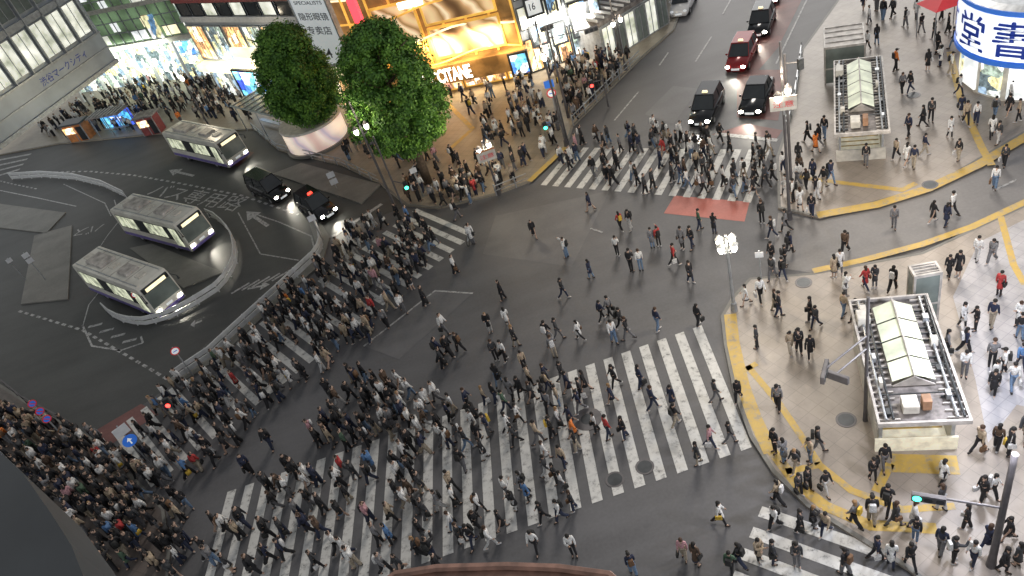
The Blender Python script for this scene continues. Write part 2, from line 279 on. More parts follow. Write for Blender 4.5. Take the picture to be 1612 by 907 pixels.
# ---------- ground and roads
def PP(l,z=0): return [tuple(G(x,y,z)[:2]) for x,y in l]
g=MB(); g.flat([(-900,-900),(900,-900),(900,900),(-900,900)],-.012); struct(g.build('ground','ground'))
g=MB(); g.flat([(-75,5),(60,5),(60,95),(-75,80)],-.004); struct(g.build('road','asph'))
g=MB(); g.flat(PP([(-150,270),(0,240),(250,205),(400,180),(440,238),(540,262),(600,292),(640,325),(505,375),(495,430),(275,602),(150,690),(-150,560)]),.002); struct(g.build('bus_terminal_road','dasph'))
PAV=[]
def insd(p,x,y):
    c=False;n=len(p);j=n-1
    for i in range(n):
        if (p[i][1]>y)!=(p[j][1]>y) and x<(p[j][0]-p[i][0])*(y-p[i][1])/(p[j][1]-p[i][1])+p[i][0]: c=not c
        j=i
    return c
def pav(name,px,m,h=.12):
    p=PP(px); PAV.append(p); k=MB(); k.prism(p,-.01,h); o=struct(k.build(name,m)); 
    e=MB(); n=len(p); ar=sum(p[j][0]*p[(j+1)%n][1]-p[(j+1)%n][0]*p[j][1] for j in range(n)); nr=[]
    for i in range(n):
        a=Vector((*p[i-1],0));b=Vector((*p[i],0));c=Vector((*p[(i+1)%n],0)); t=((b-a).normalized()+(c-b).normalized()).normalized(); nn=Vector((-t.y,t.x,0)); nr.append(nn*(-1 if ar<0 else 1)*.18)
    for i in range(n):
        a=Vector((*p[i],h+.004));b=Vector((*p[(i+1)%n],h+.004))
        if (b-a).length>60: continue
        e.add([a,b,b+nr[(i+1)%n],a+nr[i]],[(0,1,2,3) if ar>0 else (3,2,1,0)])
    struct(e.build('kerb_edge','conc')); return o
LOWR=[(1180,440),(1152,470),(1135,500),(1140,545),(1155,620),(1180,690),(1215,745),(1270,800),(1350,850),(1430,900),(1500,960),(1950,960),(1950,240),(1612,325),(1450,400),(1280,432)]
pav('pavement',LOWR,'pave')
pav('pavement',[(1350,-40),(1900,-40),(1900,90),(1612,213),(1470,297),(1290,345),(1225,330),(1222,250),(1245,180),(1262,80),(1320,0)],'pave')
pav('pavement',[(600,292),(540,262),(440,238),(400,205),(250,212),(90,228),(0,245),(-200,290),(-200,170),(0,120),(350,60),(700,30),(1085,-20),(1062,48),(1010,93),(903,200),(892,232),(835,287),(780,308),(690,330),(640,325)],'pave2')
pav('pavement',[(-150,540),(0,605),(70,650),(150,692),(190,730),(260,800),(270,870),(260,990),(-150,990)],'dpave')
pav('traffic_island',[(475,258),(600,292),(570,322),(430,275)],'conc',.1)
pav('traffic_island',[(0,322),(104,336),(74,368),(-30,356)],'conc',.1)
pav('traffic_island',[(55,372),(114,356),(108,472),(34,480)],'conc',.1)
pav('traffic_island',[(205,392),(240,385),(352,430),(290,455)],'conc',.1)
pav('traffic_island',[(268,598),(283,606),(345,566),(445,472),(508,415),(520,375),(500,342),(485,345),(498,385),(490,410),(435,458),(330,558)],'conc',.1)
def gz(x,y): return .12 if any(insd(p,x,y) for p in PAV) else 0.0
def patch(name,px,m,z=.006):
    k=MB(); k.flat(PP(px),z); return struct(k.build(name,m))
patch('side_road',[(1225,335),(1290,348),(1472,300),(1614,216),(1900,95),(1900,262),(1612,322),(1448,397),(1280,430),(1215,420)],'lasph',.002)
patch('plaza_tiles',[(1540,385),(1620,345),(1900,300),(1900,720),(1600,640),(1555,700),(1535,600),(1500,470)],'pave3',.124)
patch('red_pavement_patch',[(1062,308),(1180,318),(1172,349),(1045,336)],'red')
patch('red_bus_lane',[(1175,195),(1232,205),(1220,222),(1120,212)],'dred'); patch('red_bus_lane',[(1195,110),(1225,75),(1262,0),(1240,-20),(1195,40),(1160,120),(1160,185),(1225,190),(1240,110)],'dred')
patch('red_bus_lane',[(140,684),(222,636),(250,652),(165,706)],'dred'); patch('red_bus_lane',[(300,238),(375,262),(390,250),(400,240),(330,225)],'dred')
patch('asphalt_patch',[(573,545),(685,458),(744,462),(628,566)],'patch'); patch('asphalt_patch',[(1015,180),(1060,135),(1100,140),(1060,195)],'patch',.004)
patch('asphalt_patch',[(780,340),(960,300),(900,420),(760,400)],'patch',.001)
def zebra(a0,a1,b0,b1,n,duty,m='white'):
    k=MB(); a0,a1,b0,b1=map(Vector,(a0,a1,b0,b1))
    for i in range(n):
        t=i/n; u=(i+duty)/n; k.flat([a0.lerp(b0,t),a0.lerp(b0,u),a1.lerp(b1,u),a1.lerp(b1,t)],.010)
    struct(k.build('zebra_crossing',m))
zebra((8.5,28.25),(7.45,20.3),(-17.6,28.2),(-18.7,20.2),27,.5)
zebra((18.6,41.2),(15.1,36.6),(7.2,50.3),(3.9,46.8),16,.5)
zebra((-4.6,49.1),(-1.1,43.4),(-28.0,34.3),(-24.5,28.6),29,.45)
zebra((6.56,17.5),(10.6,13.4),(2.3,13.2),(6.3,9.2),6,.5)
def stripe(mb,px,w,dash=None,z=.012,m=0):
    P=[G(*p) for p in px]; seg=[];d=0
    for a,b in zip(P,P[1:]):
        L=(b-a).length
        if L<1e-4: continue
        t=(b-a)/L; nn=Vector((-t.y,t.x,0))*w/2
        if not dash: seg.append((a-t*w*.2,b+t*w*.2,nn))
        else:
            x=0
            while x<L:
                ph=(d+x)%(dash[0]+dash[1])
                if ph<dash[0]: e=min(L,x+dash[0]-ph); seg.append((a+t*x,a+t*e,nn)); x=e+1e-4
                else: x+=dash[0]+dash[1]-ph+1e-4
        d+=L
    for j,(a,b,nn) in enumerate(seg):
        zz=z+(j%2)*.001; mb.add([(p.x,p.y,zz) for p in (a-nn,b-nn,b+nn,a+nn)],[(0,1,2,3)],m)
k=MB()
for l in ([(967,190),(1005,145)],[(1038,103),(1052,83)],[(1095,97),(1120,58)],[(1138,22),(1150,0)],[(1222,100),(1270,0),(1290,-40)],[(930,360),(948,366)],[(573,545),(685,458),(744,462)],[(1565,300),(1600,283)]): stripe(k,l,.13)
stripe(k,[(1128,211),(1222,221)],.4); stripe(k,[(1265,0),(1300,-30)],.15); struct(k.build('lane_lines','thin'))
k=MB()
stripe(k,[(60,272),(140,270),(210,276),(300,292),(380,308),(470,338)],.22,(.5,.45)); stripe(k,[(0,300),(60,312),(120,325)],.12)
stripe(k,[(30,490),(130,520),(200,560),(265,598)],.2,(.5,.4)); stripe(k,[(395,335),(440,350),(490,372),(497,400)],.12); stripe(k,[(600,322),(525,372)],.35)
stripe(k,[(130,515),(140,480),(160,455),(150,400),(170,370),(190,345),(180,315)],.1); stripe(k,[(375,335),(410,400),(470,410)],.1); stripe(k,[(130,512),(145,545),(190,552),(225,540),(222,530)],.14)
for i in range(4): stripe(k,[(140+i*18,515+i*8),(160+i*18,510+i*8)],.25); stripe(k,[(0,252+i*8),(48-i*6,243+i*8)],.4)
for i in range(5): stripe(k,[(365+i*16,462-i*5),(392+i*16,446-i*5)],.2)
stripe(k,[(0,285),(20,290),(60,298)],.15,(.5,.4)); stripe(k,[(100,290),(165,320),(175,340)],.1); struct(k.build('terminal_lane_lines','thin'))
def arrow(px0,px1,w):
    a=G(*px0);b=G(*px1);t=(b-a).normalized();n=Vector((-t.y,t.x,0)); L=(b-a).length; q=MB()
    q.flat([p[:2] for p in (a-n*w*.12,a+t*L*.62-n*w*.12,a+t*L*.62+n*w*.12,a+n*w*.12)],.013); q.flat([p[:2] for p in (a+t*L*.62-n*w*.5,b,a+t*L*.62+n*w*.5)],.013); struct(q.build('road_arrow','thin'))
arrow((305,277),(266,268),1.2); arrow((422,356),(388,333),1.3); arrow((318,505),(300,512),.9); arrow((455,498),(400,480),1.1); arrow((390,455),(425,448),.9)
def groundtext(body,a,b,h,m='thin'):
    A=G(*a);B=G(*b);u=(B-A).normalized(); q=MB(); txt(q,body,A+Vector((0,0,.013)),u,Vector((-u.y,u.x,0)),(B-A).length,h,0,.0); struct(q.build('road_lettering',m))
groundtext('バス専用路',(228,308),(368,334),2.0); groundtext('バス',(166,352),(122,361),1.3)
k=MB(); Z=.130
stripe(k,[(1150,500),(1155,545),(1170,610),(1188,660),(1212,712)],.6,None,Z); stripe(k,[(1178,580),(1228,640),(1262,690),(1290,735),(1340,775),(1420,805),(1500,800)],.3,None,Z)
stripe(k,[(1215,712),(1255,765),(1300,800),(1370,830),(1470,835)],.45,None,Z); stripe(k,[(1290,735),(1240,745)],.3,None,Z); stripe(k,[(1168,588),(1190,576)],.3,None,Z)
stripe(k,[(1282,429),(1360,412),(1450,388),(1530,360),(1620,318)],.4,None,Z); stripe(k,[(1290,341),(1380,325),(1460,300),(1540,262),(1625,212)],.6,None,Z)
stripe(k,[(1260,282),(1320,290),(1420,302),(1440,292)],.35,None,Z); stripe(k,[(1495,85),(1515,170),(1545,235),(1560,262)],.4,None,Z); stripe(k,[(1575,345),(1595,420),(1612,450)],.3,None,Z)
stripe(k,[(1410,732),(1500,735)],.9,None,Z); stripe(k,[(835,287),(890,235)],.45,None,Z); stripe(k,[(705,165),(745,205),(705,240)],.4,None,Z); stripe(k,[(1400,735),(1380,775)],.35,None,Z)
struct(k.build('tactile_paving','yel'))
for i,(x,y,z) in enumerate([(968,755,0),(925,660,0),(1332,661,.12),(1265,445,.12),(1464,291,.12),(1438,150,.12),(1015,735,0)]):
    p=G(x,y,z); q=MB(); q.tube([(p.x,p.y,z+.0),(p.x,p.y,z+.016)],.42 if i!=1 else .7,20); q.tube([(p.x,p.y,z+.0),(p.x,p.y,z+.02)],.33,20,1)
    tag(q.build('manhole_cover',['pole','dark']),['round iron manhole cover among the lower zebra stripes','large manhole cover midway along the zebra crossing','round manhole cover on the pavement left of the big station entrance','manhole cover on pavement near the ornate lamp','manhole cover beside the yellow line of the upper square','manhole cover on the upper right square','small manhole cover right of the lower stripes'][i],'manhole cover','manhole covers')
# ---------- facades
class Fac:
    def __init__(s,name,label,cat,a,b,z=0):
        s.p=G(*a,z); s.q=G(*b,z); d=s.q-s.p; s.L=d.length; s.rz=math.atan2(d.y,d.x); s.u=d/s.L; s.n=Vector((s.u.y,-s.u.x,0)); s.root=thing(name,label,cat,(s.p.x,s.p.y,0),s.rz)
    def at(s,px,py,off=0):
        r=ray(px,py); o=s.p+s.n*off; t=(o-CAM).dot(s.n)/r.dot(s.n); h=CAM+r*t; return (h-s.p).dot(s.u),h.z
    def rc(s,a,b,c,d,off=0):
        x0,z0=s.at(a,b,off);x1,_=s.at(c,b,off); lo,hi=z0,80
        P=s.p+s.u*x0+s.n*off
        for _ in range(30):
            m=(lo+hi)/2
            if proj((P.x,P.y,m))[1]>d: lo=m
            else: hi=m
        return x0,x1,z0,lo
    def sub(s,name,label,cat,x,z,off,group=None):
        p=s.p+s.u*x+s.n*off; return thing(name,label,cat,(p.x,p.y,z),s.rz,group)
def win(root,x0,x1,z0,z1,o,fm,gm,t=.1,bars=0):
    m=MB(); y0,y1=-o-.12,-o
    m.bb(x0,x0+t,y0,y1,z0,z1).bb(x1-t,x1,y0,y1,z0,z1).bb(x0+t,x1-t,y0,y1,z0,z0+t).bb(x0+t,x1-t,y0,y1,z1-t,z1)
    for i in range(bars): x=x0+(x1-x0)*(i+1)/(bars+1); m.bb(x-.03,x+.03,y0+.01,y1,z0+t,z1-t)
    f=m.build('window',fm,root); g=MB(); g.bb(x0+t,x1-t,y1-.05,y1-.02,z0+t,z1-t); g.build('pane',gm,f)
def signbox(F,px,name,label,cat,mt,off=.2,th=.25,text=None,tm='ink',frame=None):
    x0,x1,z0,z1=F.rc(*px,off+th); r=F.sub(name,label,cat,(x0+x1)/2,z0,off); w=x1-x0;h=z1-z0
    m=MB(); m.bb(-w/2,w/2,-th,0,0,h); m.build('panel',mt,r,False,None)
    if frame: m=MB(); m.bb(-w/2-.18,-w/2,-th-.08,0,-.18,h+.18).bb(w/2,w/2+.18,-th-.08,0,-.18,h+.18).bb(-w/2,w/2,-th-.08,0,h,h+.18).bb(-w/2,w/2,-th-.08,0,-.18,0); m.build('frame',frame,r)
    if text:
        for i,(s_,a,b,c,d) in enumerate(text):
            m=MB(); txt(m,s_,(-w/2+a*w,-th-.02,b*h),(1,0,0),(0,0,1),(c-a)*w,(d-b)*h,0,.01); m.build('lettering',tm,r)
    return r
# A elevated concourse
A=Fac('elevated_concourse','silver grey elevated concourse building with lit window rows at upper left','building',(0,235),(185,98),7)
m=MB(); m.bb(-30,A.L,0,12,7,30); m.build('wall','fac',A.root); m=MB()
m.bb(-30,A.L+.02,-.25,0,7,7.4).bb(-30,A.L,-.12,0,8.75,8.85).bb(-30,A.L,-.2,0,10.3,10.5).bb(-30,A.L,-.3,0,14.3,14.9).bb(-30,A.L,-.3,0,18.9,19.6); m.build('cornice','steel',A.root)
x=-24;i=0
while x<A.L-1.6:
    win(A.root,x,x+1.9,10.8,14.1,.0,'steel','lit' if rnd.random()<.85 else 'cool',.07,1); win(A.root,x,x+1.9,15.2,18.7,.0,'steel','lit' if rnd.random()<.6 else 'pglass',.07,1); win(A.root,x,x+1.9,20,23.2,0,'steel','pglass' if i%3 else 'lit',.07,1)
    m=MB(); m.bb(x+2.02,x+2.14,-.4,0,10.5,24); m.build('pier','steel',A.root); x+=2.26;i+=1
x0,x1,z0,z1=A.rc(74,140,158,112); m=MB(); txt(m,'渋谷マークシティ',(x0-.2,-.03,9.1),(1,0,0),(0,0,1),6.5,.8); m.build('lettering','dblue',A.root)
m=MB(); m.bb(-28,A.L-.5,1,11,6.9,6.98); m.build('soffit_lights','cool',A.root)
# B glass tower
B=Fac('glass_building','green glass building on slanted white columns with bright lobby','building',(165,152),(345,128))
m=MB(); m.bb(-6,B.L,0,10,6,34); m.build('curtain_wall','gglass',B.root); m=MB()
for i in range(17): x=-5+i*(B.L+5)/16; m.bb(x-.05,x+.05,-.15,0,6,34)
for i in range(22): z=6+i*1.3; m.bb(-6,B.L,-.1,0,z-.05,z+.05)
m.build('mullions','steel',B.root); m=MB(); m.bb(-6,B.L,2,2.2,.12,6); m.build('lobby_glazing','shopc',B.root)
for i in range(5): m=MB(); z=9.9+i*3.9; m.bb(-6,B.L,-.3,.0,z,z+.45); m.build('floor_band','off',B.root)
m=MB(); m.bb(-6,B.L+.3,-.4,0,5.5,6.0); m.build('fascia','off',B.root)
for i in range(30):
    x=-4.5+(i%9)*2.45+.3*rnd.random(); z=6.2+3.9*(i//9)+1.3*(i%2); m=MB(); m.bb(x,x+rnd.choice((1.1,2.2)),-.07,-.02,z,z+1.1); m.build('lit_pane',rnd.choice(('lit','lit','warm','cool')),B.root)
for i in range(5): x=-3+i*4.6; m=MB(); m.tube([(x+.8,-1.2,.1),(x,-.2,5.4)],.2,10); m.build('column','wht',B.root)
for i,(px,l,mt) in enumerate((((244,66,262,26),'lit green and white poster on the glass tower','shopx'),((322,98,345,-10),'tall bright banner sign at the right edge of the glass tower','shopc'),((288,88,310,68),'small blue picture panel beside the tall banner','screen'))): signbox(B,px,'wall_sign',l,'sign',mt,.1,.15)
# C shops with maroon louvres
Cc=Fac('shop_building','shop building with maroon and grey louvre bands and bright storefronts','building',(352,150),(570,172))
m=MB(); m.bb(0,Cc.L,0,9,0,30); m.build('wall','fac',Cc.root)
for i in range(9): z=8.6+i*2.0; m=MB(); m.bb(0,Cc.L,-.25,0,z,z+.55); m.build('louvre_band','maroon' if i%2 else 'wht',Cc.root)
for i in range(8):
    for j in range(4): win(Cc.root,.3+i*2.4,2.4+i*2.4,9.2+j*2.0,10.55+j*2.0,0,'dark','glass' if rnd.random()<.7 else 'lit',.06)
nb=7
for i in range(nb): a=Cc.L*i/nb; win(Cc.root,a+.1,a+Cc.L/nb-.1,.2,3.4,.05,'wht','shopc' if i<4 else 'shopw',.1,1); win(Cc.root,a+.1,a+Cc.L/nb-.1,4.4,8.2,.05,'steel','shopc' if i%2 else 'shopw',.12,2)
m=MB(); m.bb(0,Cc.L,-1.2,0,3.5,4.2); m.build('awning','warm',Cc.root,False,None,.05)
signbox(Cc,(500,100,552,-8),'wall_sign','tall pale lens shop sign with dark Chinese characters between the trees','sign','swht',.9,.4,[('SPECIALISTS',.1,.86,.9,.91),('隐形眼镜',.08,.64,.92,.75),('专卖店',.15,.44,.85,.56),('4',.42,.1,.58,.24)],'ink','steel')
signbox(Cc,(568,60,580,-12),'neon_sign','narrow red neon strip sign right of the pale lens sign','sign','neon',1.2,.3); signbox(Cc,(385,150,425,112),'video_screen','bright blue video screen at street level beyond the bus shelter','screen','screen',1.5,.3,None,'ink','dark')
signbox(Cc,(372,98,425,76),'wall_sign','pale yellow lit shop sign above the blue screen','sign','warm',.6,.3)
# D gold building
D=Fac('gold_building','cosmetics store building with glowing gold bands around big billboards','building',(572,172),(835,120))
m=MB(); m.bb(0,D.L,0,10,0,30); m.build('wall','bronze',D.root)
for px,l in (((606,78,672,18),'gold framed billboard behind the taller tree'),((690,90,800,48),'wide gold framed billboard of rippling gold silk above the store name'),((672,38,785,-10),'upper gold framed billboard at the top of the frame')): signbox(D,px,'billboard',l,'billboard','goldart',.1,.2,None,'ink','gold')
zs=D.at(708,118,1.0)[1]; m=MB()
m.bb(0,D.L+.3,-1.0,0,zs-.8,zs+.9); m.build('fascia','bronze',D.root,False,None,.04); xl=D.at(655,124,1.05)[0]; xr=D.at(742,112,1.05)[0]; m=MB(); txt(m,"L'OCCITANE",(xl,-1.06,zs-.6),(1,0,0),(0,0,1),xr-xl,1.3,0,.025); m.build('lettering','letter',D.root)
for i in range(8): a=.2+D.L*i/8; win(D.root,a,a+D.L/8-.2,.2,zs-1,.05,'gold','shopw',.1,1)
signbox(D,(810,118,836,88),'video_screen','square blue video screen at the corner of the gold building','screen','screen',.8,.3,None,'ink','dark')
signbox(D,(628,16,668,6),'wall_sign','small lit cosmetics name sign above the trees','sign','letter',.3,.2)
for i in range(7):
    z=zs+1.2+i*2.35; pts_=[(D.L*j/24,-.35-.25*math.sin(j*.5+i),z+.35*math.sin(j*.42+i*.9)) for j in range(25)]; m=MB(); m.tube(pts_,.09,6); m.build('gold_band','warm' if i%2 else 'gold',D.root)
for i in range(9): m=MB(); x=D.L*i/8; m.bb(x-.07,x+.07,-.25,0,zs+1,26); m.build('gold_mullion','gold',D.root)
# E poster building
E=Fac('poster_building','building covered in lit posters and white sign panels beside the road','building',(837,118),(952,78))
m=MB(); m.bb(0,E.L,0,9,0,30); m.build('wall','fac',E.root)
for px,l,mt,tx in (((832,26,856,2),'white sign panel reading 16','swht',[('16',.2,.3,.6,.75)]),((866,30,880,-4),'narrow poster panel reading 10','shopx',[('10',.1,.3,.9,.7)]),((842,72,862,46),'white poster with dark figures under the number sign','shopx',[('OPEN',.1,.4,.9,.6)]),((874,70,894,42),'tall white lit poster beside the lamp post','shopc',None),((906,58,930,8),'colourful poster panel above the crowd','shopx',None),((936,52,950,0),'rightmost bright poster strip of the poster building','shopc',None)): signbox(E,px,'wall_sign',l,'sign',mt,.2,.2,tx,'ink','dark')
for i in range(5): a=E.L*i/5; win(E.root,a+.05,a+E.L/5-.05,.2,3.2,.05,'dark','shopc' if i%2 else 'shopw',.1,1)
for i in range(5):
    for j in range(6): a=E.L*i/5; win(E.root,a+.1,a+E.L/5-.1,4+j*2.6,6+j*2.6,0,'dark','shopc' if rnd.random()<.4 else 'lit',.08)
F2=Fac('glazed_pavilion','low grey glazed pavilion with slatted roof by the upper road','building',(955,100),(1052,38))
m=MB(); m.bb(0,F2.L,0,6,3.2,3.6); m.build('roof','grime',F2.root); 
for i in range(6): a=F2.L*i/6; win(F2.root,a,a+F2.L/6,.12,3.1,.05,'steel','pglass' if i%2 else 'lit',.08,1)
m=MB(); m.bb(0,F2.L,.1,6,.1,3.19); m.build('wall','steel',F2.root); m=MB(); m.bb(0,F2.L+8,6,12,0,20); m.build('rear_block','fac',F2.root)
for i in range(10): m=MB(); m.bb(i*F2.L/10,i*F2.L/10+.1,.2,5.8,3.6,3.8); m.build('roof_slat','wht',F2.root)
# top right bookshop kiosk
q=G(1628,112,.12); K=thing('bookshop_kiosk','white round bookshop kiosk with big blue lettered sign in top right corner','kiosk',q); ac_=math.atan2(-q.y,-q.x); KR=4.5
m=MB(); m.tube([(0,0,0),(0,0,2.5)],KR-.5,14); m.build('wall','off',K); m=MB(); m.tube([(0,0,2.5),(0,0,2.75),(0,0,2.75),(0,0,5.6),(0,0,5.6),(0,0,5.85)],[KR+.08,KR+.08,KR-.05,KR-.05,KR+.08,KR+.08],40); m.build('sign_drum','blue',K)
m=MB(); m.tube([(0,0,2.85),(0,0,5.5)],KR,40); m.build('sign_band','kwht',K)
for rel,ch in ((-85,'文'),(-51,'堂'),(-17,'書'),(17,'店')):
    a=ac_+math.radians(rel); v,f=textmesh(ch,2.1,2.15,0); 
    for dx,dz_ in ((0,0),(.07,0),(.035,.05)):
        m=MB(); cells=[]
        for X,Y in v: b=a+(X-1.05+dx)/KR; rr_=KR+.05+dx*.1+dz_*.1; cells.append(Vector((math.cos(b)*rr_,math.sin(b)*rr_,3.08+Y+dz_)))
        m.add(cells,f); m.build('lettering','dblue',K)
for i in range(7): a=ac_+math.radians(-80+i*24); m=MB(); m.box((math.cos(a)*(KR-.47),math.sin(a)*(KR-.47),1.3),(.12,1.35,2.1),a); m.build('window','cool' if i%2 else 'shopc',K)
m=MB(); m.tube([(0,0,5.85),(0,0,6.0)],[KR,KR-.5],32); m.build('roof','steel',K)
q=G(1490,0,2.6); t=thing('red_tent','red canopy tent at the upper right edge','tent',(q.x,q.y,.12)); m=MB(); m.box((0,0,2.7),(3.0,2.2,.6),0,0,.2); m.build('canopy','sred',t)
for a in (-1.4,1.4):
    for b in (-1.0,1.0): m=MB(); m.tube([(a,b,0),(a,b,2.4)],.04,6); m.build('leg','steel',t)
# ---------- trees
def tree(b,top,w,label,seed,z0f):
    r=random.Random(seed); p=G(*b,.12); Ht=hgt(p,top); t=thing('broadleaf_tree',label,'tree',p); m=MB(); m.tube([(0,0,0),(.1,.05,Ht*.25),(-.05,.1,Ht*.5),(0,0,Ht*.8)],[.36,.28,.2,.06],10)
    for i in range(12):
        a=r.random()*6.28; z=Ht*(.25+.05*i); m.tube([(0,0,z),(math.cos(a)*w*.2,math.sin(a)*w*.2,z+.9),(math.cos(a)*w*.36,math.sin(a)*w*.36,z+1.6)],[.12,.08,.03],6)
    m.build('trunk','bark',t,True); L=MB(); v=[];f=[]
    zc=Ht*(1+z0f)/2; hz=Ht*(1-z0f)/2
    for c in range(400):
        th=r.random()*6.28; k=r.uniform(-1,1); rr=math.sqrt(max(0,1-abs(k)**2.6))*(w/2-.5)*math.sqrt(r.uniform(.3,1.0))*(1-.12*k)*(1+.07*math.sin(3*th+seed+2*k)); cx,cy,cz=rr*math.cos(th),rr*math.sin(th),zc+k*hz*.9; cr=r.uniform(.4,.8)
        for j in range(170):
            d=Vector((r.gauss(0,1),r.gauss(0,1),r.gauss(0,.8))).normalized()*cr*r.uniform(.5,1.1); q=Vector((cx,cy,cz))+d; s=r.uniform(.07,.135)
            a=Vector((r.gauss(0,1),r.gauss(0,1),r.gauss(0,1))).normalized(); n=(d.normalized()+a*.8+Vector((0,0,.4))).normalized(); u=n.cross(a).normalized()*s; w_=n.cross(u).normalized()*s*.7; o=len(v); v+=[q-u,q-w_,q+u,q+w_]; f.append((o,o+1,o+2,o+3))
    L.add(v,f); L.build('crown','leaf',t)
tree((516,226),40,6.7,'shorter dense green tree growing out of the round picture planter',3,.2)
tree((674,288),36,7.5,'taller bushy green tree in front of the gold building',5,.22)
p=G(503,222,.12); t=thing('round_planter','round drum planter wrapped in a lit picture under the shorter tree','planter',p); m=MB(); m.tube([(0,0,0),(0,0,.25)],3.0,36); m.build('base','conc',t); m=MB(); m.tube([(0,0,.25),(0,0,2.1)],[2.75,2.75],36); m.build('picture_band','drum',t,True); m=MB(); m.tube([(0,0,2.1),(0,0,2.3)],[2.85,2.8],36); m.build('rim','off',t)
# ---------- vehicles
def wheel(root,x,y,r,w):
    m=MB(); m.tube([(x,y-w/2,r),(x,y-w/2+.03,r),(x,y+w/2-.03,r),(x,y+w/2,r)],[r*.9,r,r,r*.9],18); o=m.build('wheel','tyre',root,False); k=MB(); k.tube([(x,y-w/2-.012,r),(x,y+w/2+.012,r)],r*.55,12); k.build('rim','rim',o)
def spot(root,x,z,e):
    l=bpy.data.lights.new('headlight_beam','SPOT'); l.energy=e; l.spot_size=1.2; l.spot_blend=.6; l.color=(1,.93,.78); l.shadow_soft_size=.1; o=bpy.data.objects.new('headlight_beam',l); C.objects.link(o); o.parent=root; o.location=(x,0,z); o.rotation_euler=(0,-math.radians(72),0)
def bus(rear,front,label,acc='busb'):
    a=G(*rear);b=G(*front); c=(a+b)/2; d=b-a; t=thing('city_bus',label,'bus',(c.x,c.y,0),math.atan2(d.y,d.x),'buses in the terminal'); L=9.9;W=2.4;T=2.9; h=L/2
    m=MB(); m.ext([(-h,.35),(h-.1,.35),(h,.9),(h-.02,1.3),(h-.2,2.6),(h-.45,T),(-h+.2,T),(-h,2.65)],-W/2,W/2); m.build('body','busw',t,False,None,.07)
    m=MB(); m.bb(-h+.1,h-.3,-W/2-.012,W/2+.012,.42,.72); m.build('stripe',acc,t)
    for s in (-1,1):
        m=MB(); m.bb(-h+.4,h-.45,s*(W/2-.03),s*(W/2+.008),1.22,2.45); m.build('window_band','dark',t)
        for i in range(6): m=MB(); x=-h+.5+i*1.42; m.bb(x,x+1.32,s*(W/2-.03),s*(W/2+.018),1.3,2.38); m.build('window','glass' if (i+s)%3==1 else 'busin',t,False,None,.01)
        m=MB(); m.tube([(h-.2,s*W/2,2.4),(h+.35,s*(W/2+.15),2.3),(h+.35,s*(W/2+.15),2.0)],[.03,.03,.09],6); m.build('mirror','dark',t)
        m=MB(); m.bb(h-.05,h+.03,s*.75,s*1.05,.7,.88); m.build('headlight','head',t); m=MB(); m.bb(-h-.03,-h+.05,s*.85,s*1.1,.8,1.3); m.build('tail_light','tail',t)
        wheel(t,h-2.3,s*(W/2-.16),.48,.3); wheel(t,-h+2.5,s*(W/2-.16),.48,.3)
    m=MB(); m.add([(h+.025,-1.1,1.15),(h+.025,1.1,1.15),(h-.14,1.07,2.3),(h-.14,-1.07,2.3),(h-.06,-1.1,1.15),(h-.06,1.1,1.15),(h-.22,1.07,2.3),(h-.22,-1.07,2.3)],[(0,1,2,3),(7,6,5,4),(0,4,5,1),(1,5,6,2),(2,6,7,3),(3,7,4,0)]); m.build('windshield','pglass',t)
    m=MB(); m.bb(h-.3,h-.1,-1.05,1.05,2.34,2.72); m.build('display_hood','dark',t); m=MB(); m.bb(h-.12,h-.06,-.8,.8,2.4,2.66); m.build('route_display','warm',t); m=MB(); m.bb(h-.04,h+.02,-1.1,1.1,.42,.62); m.build('bumper',acc,t)
    m=MB(); m.bb(-h-.02,-h+.05,-1,1,1.5,2.4); m.build('rear_window','glass',t); m=MB(); m.bb(h-.03,h+.025,-.25,.25,.74,.9); m.build('number_plate','swht',t)
    m=MB(); m.bb(h-1.6,h-.7,-W/2-.03,-W/2+.03,.75,2.4); m.build('door','busin',t)
    for x,l,w in ((-2.4,2.4,1.3),(1.6,1.4,1.1)): m=MB(); m.box((x,0,T+.1),(l,w,.2),0,0,.92); m.build('roof_unit','rim_grey',t,False,None,.03)
    for x in (-4.1,-.4,3.3): m=MB(); m.box((x,0,T+.04),(.7,.7,.09),0,0,.9); m.build('roof_hatch','off',t)
    for s in (-1,1): m=MB(); m.bb(-h+.4,h-.7,s*.95-.03,s*.95+.03,T,T+.05); m.build('roof_rail','steel',t)
    for x in (-3.2,-.9,.5,2.6): m=MB(); m.bb(x-.02,x+.02,-1.1,1.1,T+.001,T+.02); m.build('roof_seam','rim_grey',t)
    spot(t,h+.15,.9,350)
bus((290,238),(386,260),'grey and white bus parked at the top beside the round planter'); bus((223,361),(323,387),'white bus with thin purple stripe stopped inside the curved guard rail'); bus((168,447),(277,490),'lowest white city bus, its greenish windows facing the camera')
